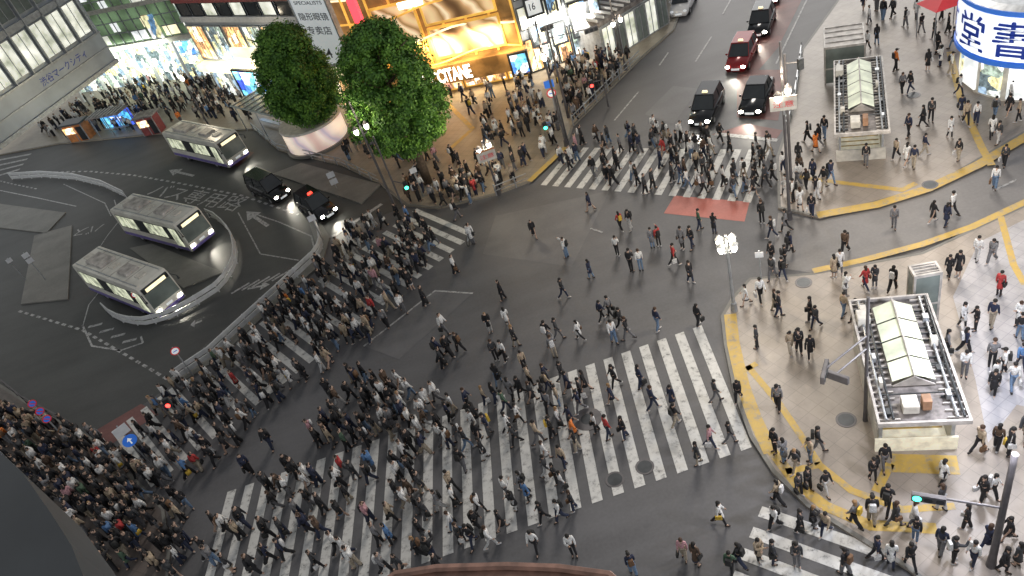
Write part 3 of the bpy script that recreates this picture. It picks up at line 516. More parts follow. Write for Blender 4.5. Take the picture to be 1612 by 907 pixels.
def car(rear,front,label,paint,kind='taxi',lamp=True,z=0):
    a=G(*rear);b=G(*front); c=(a+b)/2; d=b-a; cat='car' if kind!='van' else 'van'
    t=thing('parked_van' if kind=='van' else ('taxi' if kind=='taxi' else 'car'),label,cat,(c.x,c.y,0),math.atan2(d.y,d.x),'vehicles waiting on the road'); L={'taxi':4.3,'sedan':4.5,'van':4.7}[kind]; W=1.72; T={'taxi':1.68,'sedan':1.48,'van':1.9}[kind]; belt=T*.58; h=L/2
    m=MB(); st=[(-h,.76,belt*.62),(-h+.12,.83,belt*.98),(-h*.5,.87,belt*1.02),(0,.87,belt),(h*.42,.86,belt*.97),(h*.72,.84,belt*.86),(h-.12,.78,belt*.74),(h,.68,belt*.5)]; v=[]
    for x,hw,zt in st: v+=[(x,-hw*.9,.22),(x,-hw,.42),(x,-hw,zt*.75),(x,-hw*.9,zt),(x,hw*.9,zt),(x,hw,zt*.75),(x,hw,.42),(x,hw*.9,.22)]
    f=[tuple(range(8))[::-1],tuple(range(56,64))]+[(i*8+j,i*8+(j+1)%8,(i+1)*8+(j+1)%8,(i+1)*8+j) for i in range(7) for j in range(8)]; m.add(v,[q[::-1] for q in f]); m.build('body',paint,t,True)
    xb0,xb1={'taxi':(-h+.25,h*.5),'sedan':(-h+.8,h*.42),'van':(-h+.1,h*.62)}[kind]; xt0,xt1={'taxi':(-h+.5,h*.12),'sedan':(-h*.5,h*.05),'van':(-h+.3,h*.25)}[kind]
    bt=belt*.96
    m=MB(); m.add([(xb0,-.78,bt),(xb1,-.78,bt),(xb1,.78,bt),(xb0,.78,bt),(xt0,-.63,T-.06),(xt1,-.63,T-.06),(xt1,.63,T-.06),(xt0,.63,T-.06)],[(3,2,1,0),(4,5,6,7),(0,1,5,4),(1,2,6,5),(2,3,7,6),(3,0,4,7)]); m.build('glazing','glass',t)
    m=MB(); m.box(((xt0+xt1)/2,0,T-.03),(xt1-xt0+.08,1.32,.09)); m.build('roof',paint,t,False,None,.03)
    for s in (-1,1):
        xm=(xt0+xt1)/2
        for p0,p1 in (((xb0,bt),(xt0,T-.05)),((xb1,bt),(xt1,T-.05)),((xm,bt),(xm,T-.05))): m=MB(); m.tube([(p0[0],s*.785,p0[1]),(p1[0],s*.635,p1[1])],.035,5); m.build('pillar',paint,t)
        wheel(t,h*.64,s*.78,.31,.2); wheel(t,-h*.62,s*.78,.31,.2)
        m=MB(); m.ell((h-.08,s*.58,belt*.6),(.12,.18,.11),8,5); m.build('headlight','head' if lamp else 'swht',t); m=MB(); m.ell((-h+.04,s*.66,belt*.75),(.05,.12,.16),8,5); m.build('tail_light','tail',t); m=MB(); m.ell((xb1-.35,s*.96,bt+.05),(.09,.1,.07),8,5); m.build('mirror',paint,t)
    m=MB(); m.bb(h-.01,h+.03,-.3,.3,.35,.5); m.build('number_plate','swht',t)
    if kind=='taxi': m=MB(); m.box((xt1-.25,0,T+.08),(.16,.4,.14),0,0,.8); m.build('roof_lamp','tail' if 'red light' in label else 'warm',t)
    if lamp: spot(t,h+.1,.65,400)
    return t
car((405,297),(452,317),'black people carrier with headlights on, left of the black taxi in the terminal','black','van'); car((482,322),(524,346),'black taxi with red light on its roof in the terminal','black','taxi')
car((1124,158),(1103,201),'black taxi waiting at the stop line, left lane','black'); car((1202,138),(1181,186),'black car waiting beside the tall pole, right lane','black','sedan'); car((1178,78),(1159,116),'dark red taxi behind the two black cars','rcar'); car((1207,26),(1192,64),'black taxi farther up the road behind the red one','black'); car((1217,-22),(1209,12),'dark red car cut off by the top frame edge','rcar','sedan'); car((1086,-6),(1068,32),'white van parked by the glazed pavilion','wcar','van',False)
c=G(1133,146); t=thing('motorcycle','motorcycle beside the red taxi on the upper road','motorcycle',c,math.radians(-120)); m=MB(); m.tube([(-.5,0,.5),(0,0,.6),(.35,0,.75),(.5,0,.95)],[.12,.16,.12,.06],8); m.build('body','dark',t)
wheel(t,.65,0,.3,.1); wheel(t,-.65,0,.3,.1); m=MB(); m.tube([(.45,-.35,1.0),(.5,0,1.02),(.45,.35,1.0)],.03,6); m.build('handlebar','steel',t); m=MB(); m.ell((.62,0,.8),(.08,.1,.1),8,5); m.build('headlight','head',t)
c=G(741,379); t=thing('bicycle','bicycle being wheeled across below the taller tree','bicycle',c,math.radians(70))
for x in (-.52,.52): m=MB(); m.tube([(x+.33*math.cos(q*.3927),0,.34+.33*math.sin(q*.3927)) for q in range(17)],.02,5); m.build('wheel','tyre',t)
for q in (((-.52,0,.34),(-.1,0,.32)),((-.1,0,.32),(.38,0,.72)),((-.1,0,.32),(-.2,0,.82)),((-.18,0,.72),(.38,0,.76)),((-.52,0,.34),(-.18,0,.72)),((.52,0,.34),(.36,0,.98))): m=MB(); m.tube(q,.022,6); m.build('frame_tube','steel',t)
m=MB(); m.tube([(.3,-.26,1.0),(.36,0,.98),(.3,.26,1.0)],.018,6); m.build('handlebar','dark',t); m=MB(); m.ell((-.22,0,.86),(.14,.08,.04),8,4); m.build('saddle','dark',t)
# ---------- guard rails
def resample(P,st):
    out=[P[0]];acc=0
    for a,b in zip(P,P[1:]):
        L=(b-a).length;x=st-acc
        while x<=L: out.append(a+(b-a)*x/L); x+=st
        acc=(acc+L)%st
    return out
def rail(px,label,m='wht',h=.85,st=1.6,z=0,panel=True):
    P=[G(x,y,z) for x,y in px]; t=thing('guard_rail',label,'guard rail',P[0],0,'guard rails'); proto=None
    for q in resample(P,st):
        if not proto: k=MB(); k.tube([(0,0,0),(0,0,h)],.05,6); k.ell((0,0,h),(.06,.06,.05),6,4); proto=k.build('post',m,t); proto.location=q-P[0]
        else: o=proto.copy(); C.objects.link(o); o.parent=t; o.location=q-P[0]
    for zz,hh in (((.28,.3),(.7,.3)) if panel else ((.4,.04),(.78,.05))):
        k=MB(); v=[]
        for i,a in enumerate(P):
            tt=(P[min(i+1,len(P)-1)]-P[max(i-1,0)]).normalized(); n=Vector((-tt.y,tt.x,0))*.04; b=a-P[0]; v+=[b-n+Vector((0,0,zz-hh/2)),b+n+Vector((0,0,zz-hh/2)),b+n+Vector((0,0,zz+hh/2)),b-n+Vector((0,0,zz+hh/2))]
        f=[(3,2,1,0),tuple(range(len(v)-4,len(v)))]+[(i*4+j,i*4+(j+1)%4,i*4+4+(j+1)%4,i*4+4+j) for i in range(len(P)-1) for j in range(4)]
        k.add(v,f); k.build('rail',m,t)
rail([(20,283),(70,280),(120,284),(165,295),(200,312)],'white guard rail running along the far side of the bus terminal'); rail([(330,342),(342,347),(354,357),(364,368),(371,382),(375,400),(374,415),(368,430),(358,446),(345,460),(328,471),(310,482),(290,493),(270,503),(250,509),(232,513),(213,512),(195,508),(179,500),(168,490)],'white curved guard rail looping around the two lower buses')
rail([(492,345),(500,356),(506,372),(509,388),(506,398),(498,410),(470,436),(440,465),(380,520),(335,562),(278,600)],'long white guard rail between terminal and diagonal crossing',z=.1)
rail([(782,308),(832,288)],'short grey rail at the pavement corner by the sign post','steel',.9,1.5,.12,False); rail([(400,205),(440,238),(540,262),(598,290)],'grey rail along the kerb below the round planter','steel',.8,1.8,.12,False); rail([(903,198),(960,140),(1008,94)],'pale pipe rail along the kerb of the crowded corner','steel',.9,1.8,.12,False); rail([(0,600),(45,636),(120,676)],'low rail at the lower left pavement edge','pole',.8,1.6,.12,False)
rail([(1262,85),(1250,170),(1238,200)],'grey rail at the kerb by the upper station entrance','steel',.9,1.8,.12,False)
# ---------- station entrances
def entrance(a,b,d,label,zr,front_out=.9,fm='litcream'):
    A0=G(*a,zr);B0=G(*b,zr);D0=G(*d,zr); u=(B0-A0); W=u.length; rz=math.atan2(u.y,u.x); ux=u/W; n=Vector((-ux.y,ux.x,0)); Dp=(D0-A0).dot(n); t=thing('station_entrance',label,'station entrance',(A0.x,A0.y,.12),rz); z=zr-.12
    m=MB(); e=.1
    m.bb(0,W,0,e,z-.22,z).bb(0,W,Dp-e,Dp,z-.22,z).bb(0,e,e,Dp-e,z-.22,z).bb(W-e,W,e,Dp-e,z-.22,z); m.build('roof_frame','rim_grey',t,False,None,.01)
    m=MB(); m.bb(e,W-e,e,Dp-e,z-.22,z-.16); m.build('roof_deck','grime',t)
    k=int(Dp/.34)
    for i in range(k):
        y=e+(Dp-2*e)*(i+.5)/k
        for xa,xb in ((e,W*.26),(W*.76,W-e)): m=MB(); m.bb(xa,xb,y-.03,y+.03,z-.14,z-.06); m.build('louvre','rim_grey' if rnd.random()<.75 else 'dark',t)
    for x,mm in ((W*.1,'steel'),(W*.18,'dark'),(W*.86,'steel'),(W*.93,'dark')): m=MB(); m.tube([(x,e+.1,z+.02),(x,Dp*.4,z+.02),(x+.05,Dp-e-.1,z+.02)],.05,7); m.build('pipe',mm,t)
    for q in range(4): m=MB(); yy=Dp*(.2+.2*q); m.bb(W*.08,W*.92,yy-.02,yy+.02,z+.0,z+.05); m.build('cross_bar','dark',t)
    x0,x1,y0,y1=W*.27,W*.75,Dp*.28,Dp*.9; xm=(x0+x1)/2; n_=4
    for i in range(n_):
        ya=y0+(y1-y0)*i/n_+.04; yb=y0+(y1-y0)*(i+1)/n_-.04
        m=MB(); m.add([(x0,ya,z+.08),(xm,ya,z+.42),(x1,ya,z+.08),(x0,yb,z+.08),(xm,yb,z+.42),(x1,yb,z+.08)],[(0,1,4,3),(1,2,5,4)]); m.build('skylight_pane','sky_glass',t)
    m=MB(); m.tube([(xm,y0-.05,z+.44),(xm,y1+.05,z+.44)],.04,6); m.ext([(x0,z-.1),(x1,z-.1),(xm,z+.4)],y0-.06,y0); m.ext([(x0,z-.1),(x1,z-.1),(xm,z+.4)],y1,y1+.06)
    m.build('skylight_frame','rim_grey',t)
    m=MB(); m.bb(W*.3,W*.48,Dp*.07,Dp*.16,z-.1,z+.3); m.build('vent_unit','off',t,False,None,.04); m=MB(); m.bb(W*.52,W*.62,Dp*.09,Dp*.15,z-.1,z+.4); m.build('vent_unit','rust',t,False,None,.03); m=MB(); m.bb(W*.04,W*.2,Dp*.76,Dp*.85,z-.05,z+.35); m.build('air_conditioner','off',t,False,None,.04)
    for q in range(9): m=MB(); yy=Dp*(.06+.1*q); xx=W*(.8 if q%2 else .06)+rnd.random()*.2; m.bb(xx,xx+.12+.15*rnd.random(),yy,yy+.3,z-.1,z+.06+.1*(q%3)); m.build('junction_box',('dark','steel','off')[q%3],t)
    fy=front_out
    for x in (.25,W-.35): 
        for y in (fy+.05,Dp*.5,Dp-.4): m=MB(); m.bb(x,x+.12,y,y+.12,0,z-.25); m.build('post','steel',t)
    for bbx in ((.2,.3,fy+.2,Dp-.3,0,1.1),(W-.3,W-.2,fy+.2,Dp-.3,0,1.1),(.2,W-.2,Dp-.3,Dp-.2,0,2.4)): m=MB(); m.bb(*bbx); m.build('side_wall','off',t)
    m=MB(); m.bb(.1,W-.1,fy-.05,fy+.04,.0,.75); m.build('front_panel',fm,t); m=MB(); m.bb(0,W,fy-.2,fy-.1,z-.7,z-.3); m.build('name_board','off',t)
    m=MB(); txt(m,'Shibuya Station 渋谷駅',(W*.12,fy-.215,z-.6),(1,0,0),(0,0,1),W*.76,.2); m.build('lettering','ink',t); m=MB(); m.bb(.32,W-.32,fy+.3,Dp-.5,.02,.06); m.build('stair_floor','litcream',t)  # stairwell light is put into the floor material as a faint glow
    for i in range(8): m=MB(); m.bb(.4,W-.4,fy+.5+i*.5,fy+.56+i*.5,.06,.1); m.build('stair_edge','yel',t)
    return t
entrance((1382,668),(1532,662),(1357,470),'large station entrance with glass ridge roof on the right square',2.9); entrance((1313,212),(1402,205),(1290,98),'smaller station entrance with ridge roof in the upper square',2.9,1.5,'off')
def lift(a,b,zr,dep,label):
    A0=G(*a,.12);B0=G(*b,.12);u=B0-A0;W=u.length;t=thing('lift_tower',label,'lift shaft',A0,math.atan2(u.y,u.x)); m=MB()
    for x in (0,W-.1):
        for y in (0,dep-.1): m.bb(x,x+.1,y,y+.1,0,zr)
    m.bb(0,W,0,.1,zr,zr+.15).bb(0,W,dep-.1,dep,zr,zr+.15).bb(0,.1,.1,dep-.1,zr,zr+.15).bb(W-.1,W,.1,dep-.1,zr,zr+.15).bb(.1,W-.1,0,.06,1.1,1.2); m.build('frame','rim_grey',t)
    m=MB(); m.bb(.1,W-.1,.1,dep-.1,zr+.02,zr+.08); m.build('roof','rim_grey',t)
    for i in range(1,4): m=MB(); m.bb(.1,W-.1,dep*i/4-.03,dep*i/4+.03,zr+.08,zr+.14); m.build('roof_bar','rim_grey',t)
    for q in ((.1,W-.1,.02,.06,.1,1.1),(.1,W-.1,.02,.06,1.2,zr),(.02,.06,.1,dep-.1,.1,zr),(W-.06,W-.02,.1,dep-.1,.1,zr)): m=MB(); m.bb(*q); m.build('glazing','pglass',t)
lift((1434,512),(1477,505),2.8,.8,'grey glass lift shaft behind the large station entrance'); lift((1298,134),(1362,127),2.6,3.2,'grey glass hut above the smaller station entrance')
# ---------- poles, lamps, signs, signals
def rdisc(t,z,kind,r=.32,yaw=0,x=0):
    n=Vector((math.sin(yaw),-math.cos(yaw),0)); o=Vector((x,0,z)); 
    m=MB(); 
    def d(ra,off,mi): m.tube([o+n*(off),o+n*(off+.012)],ra,20,mi)
    if kind=='nopark': d(r,.06,0); d(r*.75,.072,1); u=Vector((-n.y,n.x,0)); c=o+n*.09; dd=(u*.7+Vector((0,0,-.7)))*r*.75; e=(u*.7+Vector((0,0,.7)))*r*.12; m.add([c-dd-e,c+dd-e,c+dd+e,c-dd+e],[(0,1,2,3)],0); m.build('sign_disc',['sred','blue','swht'],t)
    elif kind=='arrow': d(r,.06,1); c=o+n*.085; u=Vector((-n.y,n.x,0)); m.add([c+u*(a*r)+Vector((0,0,b*r)) for a,b in ((-.1,-.6),(.1,-.6),(.1,.05),(-.1,.05),(-.4,.05),(.4,.05),(0,.6))],[(0,1,2,3),(4,5,6)],2); m.build('sign_disc',['sred','blue','swht'],t)
    elif kind=='ring': d(r,.06,0); d(r*.75,.072,2); c=o+n*.09; u=Vector((-n.y,n.x,0)); m.add([c+u*a*r+Vector((0,0,b*r)) for a,b in ((-.45,-.1),(.45,-.1),(.45,.1),(-.45,.1))],[(0,1,2,3)],1); m.build('sign_disc',['sred','blue','swht'],t)
    else: m.box(o+n*.07,(r*2,.04,r*1.6),yaw,1 if kind=='bluebox' else 2); m.build('sign_plate',['sred','blue','pwht'],t)
def signpost(b,h,label,kinds,z=.12,r=.32):
    q=G(*b,h); p=Vector((q.x,q.y,z)); h-=z; t=thing('sign_post',label,'road sign',p,0,'road signs'); yaw=math.atan2(-p.x,p.y)
    m=MB(); m.tube([(0,0,0),(0,0,h+r)],.04,8); m.build('pole','steel',t)
    for i,kd in enumerate(kinds): rdisc(t,h-i*r*2.1,kd,r,yaw)
signpost((275,552),2.3,'round red and white sign on thin pole by the long guard rail',['ring'],.1,.28); signpost((190,678),2.9,'white square sign above blue round arrow sign at lower left',['box','arrow'],.12,.38)
for i,b in enumerate(((50,635),(62,647),(73,659))): signpost(b,2.4,['leftmost','middle','rightmost'][i]+' of three red and blue no parking signs at lower left',['nopark'],.12,.25)
signpost((1195,400),2.7,'thin white bracket sign right of the ornate lamp',['box'],.12,.2); signpost((864,132),3.6,'post with blue sign and round red sign at the crowded corner',['bluebox','ring'],.12,.36)
signpost((490,343),2.2,'small white sign at the tip of the long guard rail',['box'],.1,.28); signpost((40,402),2.6,'white notice board on the left traffic island',['box','box'],.1,.25); signpost((14,410),2.2,'small notice post at the far left island',['box'],.1,.22); signpost((212,463),2.2,'small red ringed sign by the lowest bus',['ring'],0,.25); signpost((650,268),2.4,'low white sign plate by the green signal',['box'],.12,.25); signpost((520,275),1.4,'low white notice on the island below the planter',['box','box'],.1,.3)
def lamp(b,ty,label,n=4,tall=0,power=120,col='pole'):
    p=G(*b,gz(*G(*b)[:2])); h=hgt(p,ty)-p.z; t=thing('street_lamp',label,'street lamp',p,0,'street lamps'); m=MB(); m.tube([(0,0,0),(0,0,.5),(0,0,.55),(0,0,h-.2+tall)],[.18,.15,.09,.06],12); m.build('pole',col,t)
    for i in range(n):
        a=i*2*math.pi/n+.5; R=.42; c=Vector((math.cos(a)*R,math.sin(a)*R,h-.75)); 
        if n==1: c=Vector((0,0,h-.3))
        else: k=MB(); k.tube([(0,0,h-1.2),(c.x*.6,c.y*.6,h-1.15),(c.x,c.y,h-.95)],.03,6); k.build('arm',col,t)
        k=MB(); k.tube([c+Vector((0,0,-.2)),c,c+Vector((0,0,.2))],[.1,.17,.13],10); k.build('lantern','lamp',t,True); k=MB(); k.tube([c+Vector((0,0,.2)),c+Vector((0,0,.3)),c+Vector((0,0,.42))],[.22,.14,.02],10); k.build('lantern_cap',col,t)
    l=bpy.data.lights.new('lamp_light','POINT'); l.energy=power; l.color=(1,.85,.62); l.shadow_soft_size=.3; o=bpy.data.objects.new('lamp_light',l); C.objects.link(o); o.parent=t; o.location=(0,0,h-.1+.55)
    return t,h
lamp((1156,488),366,'ornate grey street lamp with four lanterns at the tip of the right pavement',4,0,600,'steel'); lamp((1243,345),128,'dark street lamp left of the upper station entrance',2,2.3,1000); lamp((786,306),218,'street lamp at the corner of the upper left pavement',2,0,500); lamp((626,335),188,'tall lamp post left of the taller tree',2,1.2,180); lamp((333,205),120,'street lamp in front of the glass building',1,0,400)
lamp((892,230),85,'lamp post rising from the crowd on the upper corner',1,2.5,800); lamp((985,110),20,'street lamp beside the glazed pavilion',2,0,400)
def plates(b,y0,y1,label,mt,tx=None):
    p=G(*b,.12); za,zb=hgt(p,y1),hgt(p,y0); t=thing('banner_sign',label,'sign',(p.x,p.y,za),math.atan2(-p.x,p.y)); m=MB(); m.box((0,-.12,(zb-za)/2),(1.3,.05,zb-za)); m.build('panel',mt,t)
    if tx: m=MB(); txt(m,tx,(-.5,-.16,.2),(1,0,0),(0,0,1),1.0,.35); m.build('lettering','sred',t); m=MB(); m.bb(-.65,.65,-.155,-.15,.75,(zb-za)-.05); m.build('picture','orange',t)
    m=MB(); m.tube([(0,-.05,-.3),(0,-.05,zb-za+.2)],.04,6); m.build('bracket','steel',t)
plates((1243,345),150,172,'orange and white notice banner on the dark lamp post','off','注意'); plates((786,306),234,252,'white notice banner with red letters on the corner lamp','off','注意')
def sighead(t,x,y,z,rz,on,n=3,name='signal_head'):
    m=MB(); w=.34*n; m.box((x,y,z),(w,.16,.36) if n==3 else (.3,.22,.62),rz); o=m.build(name,'pole' if n==3 else 'dark',t,False,None,.03)
    for i in range(n):
        k=MB(); dx=(i-(n-1)/2)*.34 if n==3 else 0; dz=0 if n==3 else (.5-i)*.28; c=Vector((x+dx*math.cos(rz),y+dx*math.sin(rz),z+dz)); nn=Vector((math.sin(rz),-math.cos(rz),0)); k.tube([c+nn*.08,c+nn*(.1 if n==3 else .13)],.13,12); k.build('signal_lens',on if i==(0 if on=='green' and n==3 else n-1) and on else 'dark',o)
def sigpole(b,ty,label,arms,r=.11,col='pole'):
    p=G(*b,.12); h=hgt(p,ty)-.12; t=thing('signal_pole',label,'traffic signal',p,0,'signal poles'); m=MB(); m.tube([(0,0,0),(0,0,.6),(0,0,h)],[r*1.3,r,r*.75],12); m.build('pole',col,t)
    for (ay,ex,ey,on,n,rz) in arms:
        z=hgt(p,ay); e=G(ex,ey,z)-p; z-=.12; m=MB(); m.tube([(0,0,z),(e.x,e.y,z+.02)],.04,7); m.build('arm','pole',t); sighead(t,e.x,e.y,z-.1,rz,on,n)
    return t
sigpole((1560,890),715,'thick dark signal pole at lower right with lit green signal',[(800,1462,782,'green',3,-.6)],.13); sigpole((1362,662),468,'grey signal pole at the left edge of the large station entrance',[(528,1298,582,None,3,.9),(548,1315,590,None,3,2.2)],.08,'pole')
sigpole((640,338),215,'signal pole with green light right of the tall lamp post',[(285,638,290,'green',2,0)],.07); sigpole((895,228),150,'signal pole with green light among the crowd on the upper corner',[(192,857,196,'green',2,0)],.07); sigpole((958,168),118,'signal pole with red light in the kerbside crowd',[(126,930,130,'redl',2,0)],.07); sigpole((280,672),622,'low signal post with red light by the diagonal crossing',[(630,261,632,'redl',2,0)],.06)
sigpole((1246,300),85,'tall thin dark pole above the square, topmost at the crossing',[(100,1260,98,None,2,0)],.09); sigpole((620,322),160,'tall slanted looking dark pole left of the taller tree',[],.09); sigpole((895,185),40,'tall dark pole with horizontal arm at the upper road',[(45,860,42,None,3,0),(60,930,45,None,3,0)],.1); sigpole((978,95),-5,'dark pole at the top beside the glazed pavilion',[],.08)
def shelter(a,b,dep,h,label,rm,bm,name='bus_shelter',solid=False):
    A0=G(*a,.12);B0=G(*b,.12);u=B0-A0;W=u.length;t=thing(name,label,'bus shelter' if not solid else 'kiosk',A0,math.atan2(u.y,u.x)); m=MB(); m.box((W/2,dep/2,h+.1),(W+.3,dep+.3,.16),0,0,.95); m.build('roof',rm,t,False,None,.03)
    for i in range(3):
        for y in (.1,dep-.1): m=MB(); x=W*(.05+.45*i); m.tube([(x,y,0),(x,y,h)],.06,8); m.build('post','steel',t)
    m=MB(); m.bb(0,W,dep-.08,dep,.2,h-.1) if not solid else m.bb(.1,W-.1,.1,dep-.1,0,h); m.build('wall',bm,t)
    if solid: m=MB(); m.bb(.2,W*.6,.0,.08,1.0,h-.3); m.build('window','shopw',t); m=MB(); m.bb(W*.66,W-.2,.02,.08,.1,h-.3); m.build('door','dark',t)
    else: m=MB(); m.bb(W*.1,W*.9,dep*.5,dep*.5+.4,.42,.48); m.build('bench','steel',t)
    if not solid and W>4:
        for i in range(8): m=MB(); x=W*(i+.5)/8; m.bb(x-.05,x+.05,-.1,dep+.1,h+.2,h+.26); m.build('roof_rib','steel',t)
shelter((385,206),(458,226),3.0,2.7,'long glass roofed bus shelter left of the round planter','pglass','cool'); shelter((156,218),(204,210),1.8,2.3,'bus shelter with lit blue poster below the elevated concourse','grime','screen'); shelter((110,226),(142,220),1.5,2.0,'orange fronted ticket kiosk at the left','dark','orange','ticket_kiosk',True); shelter((226,216),(254,210),1.5,2.0,'dark red kiosk with lit window by the parked bus','grime','maroon','ticket_kiosk',True)
# ---------- people positions
EX=[(842,374),(893,405),(930,332),(931,438),(889,470),(719,430),(793,472),(801,513),(773,522),(702,525),(726,553),(637,492),(611,515),(569,530),(672,481),(650,455),(746,384),(973,403),(995,428),(1010,426),(978,362),(993,362),(1028,390),(1038,388),(1063,418),(1088,445),(1075,392),(1090,392),(881,535),(875,563),(949,505),(962,500),(914,535),(990,535),(968,540),(980,520),(1037,520),(1100,513),(695,565),(710,560),(700,578),(783,568),(797,568),(828,583),(814,545),(865,540),(722,345),(742,320),(524,628),(520,672),(568,610),(397,745),(430,705),(582,660),(600,622),(610,632),(622,640),(640,650),(650,625),(632,610),(1135,825),(905,875),(846,868),(858,822),(998,903),(905,803),(885,820),(1152,903),(1165,890),(1078,880),(1098,890),(808,628),(787,605),(838,610),(868,650),(882,640),(862,605),(897,618),(1125,368),(1102,362),
(1200,352),(1215,375),(1237,365),(1260,330),(1278,340),(1285,315),(1297,300),(1308,290),(1280,285),(1233,270),(1217,285),(1205,295),(1407,360),(1468,350),(1489,356),(1498,340),(1330,400),(1322,430),(1313,437),(1243,400),(1236,420),(1215,415),(1232,440),(1216,440),(1175,480),(1198,475),(1227,498),(1220,488),(1284,517),(1276,505),(1192,548),(1245,555),(1258,555),(1276,563),(1225,645),(1163,632),(1362,455),(1377,452),(1405,457),(1330,465),(1328,498),(1346,505),(1537,410),(1560,414),(1493,437),(1508,435),(1515,515),(1535,520),(1560,515),(1572,465),(1565,607),(1577,590),(1592,612),(1605,582),(1602,512),(1560,578),(1540,712),(1568,707),(1587,717),(1545,788),(1562,782),(1483,762),(1374,757),(1392,737),(1480,802),(1520,832),(1438,828),(1380,880),(1402,890),(1432,892),(1530,890),(1500,885),(1585,850),(1600,890),(1280,830),(1300,842),(1260,838),(1225,792),(1220,832),(1258,778),(1272,770),(1235,728),(1252,742),(1276,728),(1220,712),(1288,712),(1195,882),(1218,887),(1255,892),(1330,903),(1480,870),(1372,822),(1440,852),(1060,640),(1030,645),(965,635),(960,690),(985,690),(1065,670),(1100,730),(1120,705),(1128,632),(1150,698),(1010,610),(970,610),(940,680),
(1427,260),(1438,265),(1410,250),(1363,262),(1455,245),(1508,252),(1565,297),(1580,262),(1495,217),(1520,197),(1536,195),(1465,192),(1452,200),(1420,147),(1432,147),(1460,112),(1480,105),(1497,117),(1410,112),(1365,82),(1380,70),(1390,32),(1380,17),(1368,37),(1405,27),(1425,42),(1442,30),(1450,52),(1470,62),(1482,32),(1492,52),(1500,77),(1565,187),(1587,182),(1602,192),(1560,217),(1570,227),(1590,162),(1575,150),(1475,85)]
REG=[([(0,655),(60,660),(180,700),(300,790),(300,907),(155,907),(110,810),(0,705)],150,None),([(650,335),(700,380),(640,470),(570,560),(480,600),(430,660),(370,710),(290,770),(200,710),(275,608),(345,572),(445,480),(510,420),(560,365)],200,(-.845,-.535)),
([(500,680),(720,645),(860,605),(930,600),(900,770),(800,850),(700,905),(300,905),(360,805),(450,725)],125,(1,0)),([(650,250),(720,250),(830,275),(790,305),(700,328),(640,328)],45,None),([(740,180),(850,150),(890,195),(885,235),(830,270),(760,230)],44,None),([(865,115),(960,95),(1000,95),(905,195),(895,170)],70,None),
([(880,235),(960,205),(1130,220),(1220,240),(1190,315),(1000,305),(880,268)],74,(.75,-.65)),([(180,145),(330,125),(440,160),(390,195),(260,203),(100,218),(60,215)],210,None),([(560,590),(740,640),(700,700),(500,700)],24,(1,0)),([(1220,720),(1500,740),(1612,800),(1612,907),(1480,907),(1300,830)],6,None),([(1340,10),(1612,120),(1612,200),(1420,220),(1410,60)],8,None),
([(1480,560),(1612,480),(1612,740),(1550,700)],6,None),([(560,220),(650,245),(640,270),(540,260)],12,None),([(1270,200),(1300,200),(1290,330),(1225,325),(1225,260)],10,None),([(700,150),(840,135),(850,150),(740,180)],12,None)]
FRAME=[(-60,655),(-10,702),(36,745),(80,808),(112,858),(140,930),(-60,960)]
pts=[];grid={}
def tryadd(p,dr,dmin):
    q=proj(p+Vector((0,0,.9)))
    if insd(FRAME,q[0],q[1]): return False
    kx,ky=int(p.x//1),int(p.y//1)
    for a in (-1,0,1):
        for b in (-1,0,1):
            for q in grid.get((kx+a,ky+b),[]):
                if (q-p).length<dmin: return False
    grid.setdefault((kx,ky),[]).append(p); pts.append((p,dr)); return True
NOGO=[]
for a in bpy.data.objects:
    if a.get('category') in('bus','car','van','planter'):
        NOGO.append((Vector(a.location),3.2 if a['category']!='bus' else 5.2,))
zeb=lambda p: -18<p.x<9 and 20<p.y<28.5
for x,y in EX:
    p=G(x,y); p=G(x,y,gz(p.x,p.y)); tryadd(p,(1,0) if zeb(p) else None,.35)
for poly,cnt,dr in REG:
    P=PP(poly); xs=[q[0] for q in P];ys=[q[1] for q in P];c=0;k=0
    while c<cnt and k<cnt*90:
        k+=1; x,y=rnd.uniform(min(xs),max(xs)),rnd.uniform(min(ys),max(ys))
        if not insd(P,x,y): continue
        if noise.noise(Vector((x*.42,y*.42,3.1)))<rnd.uniform(-.55,.3): continue
        if any((Vector((x,y,0))-n).length<r*.7 for n,r in NOGO if n.z<1): continue
        if tryadd(Vector((x,y,gz(x,y))),dr,.5): c+=1
TOPC=[('black',(.013,.013,.016),42),('charcoal',(.04,.042,.047),12),('navy',(.018,.024,.055),9),('grey',(.17,.17,.18),6),('white',(.70,.70,.69),18),('beige',(.40,.32,.23),7),('brown',(.09,.055,.035),3),('red',(.42,.04,.04),1.3),('blue',(.10,.21,.42),2),('pink',(.5,.27,.3),1.2),('green',(.06,.11,.07),.8),('orange',(.7,.2,.04),.4)]
BOTC=[('black',(.013,.013,.016),40),('navy',(.02,.028,.06),13),('grey',(.13,.13,.14),12),('beige',(.36,.31,.24),8),('denim',(.13,.2,.31),9),('white',(.52,.52,.52),5)]
HC=[('',(.012,.01,.009),84),('',(.05,.026,.014),13),('',(.25,.15,.07),2)]
AC=[('black',(.02,.02,.02),5),('white',(.6,.6,.6),2.2),('brown',(.15,.08,.04),1),('yellow',(.6,.4,.05),.2)]
def pick(l): return rnd.choices(l,[q[2] for q in l])[0]
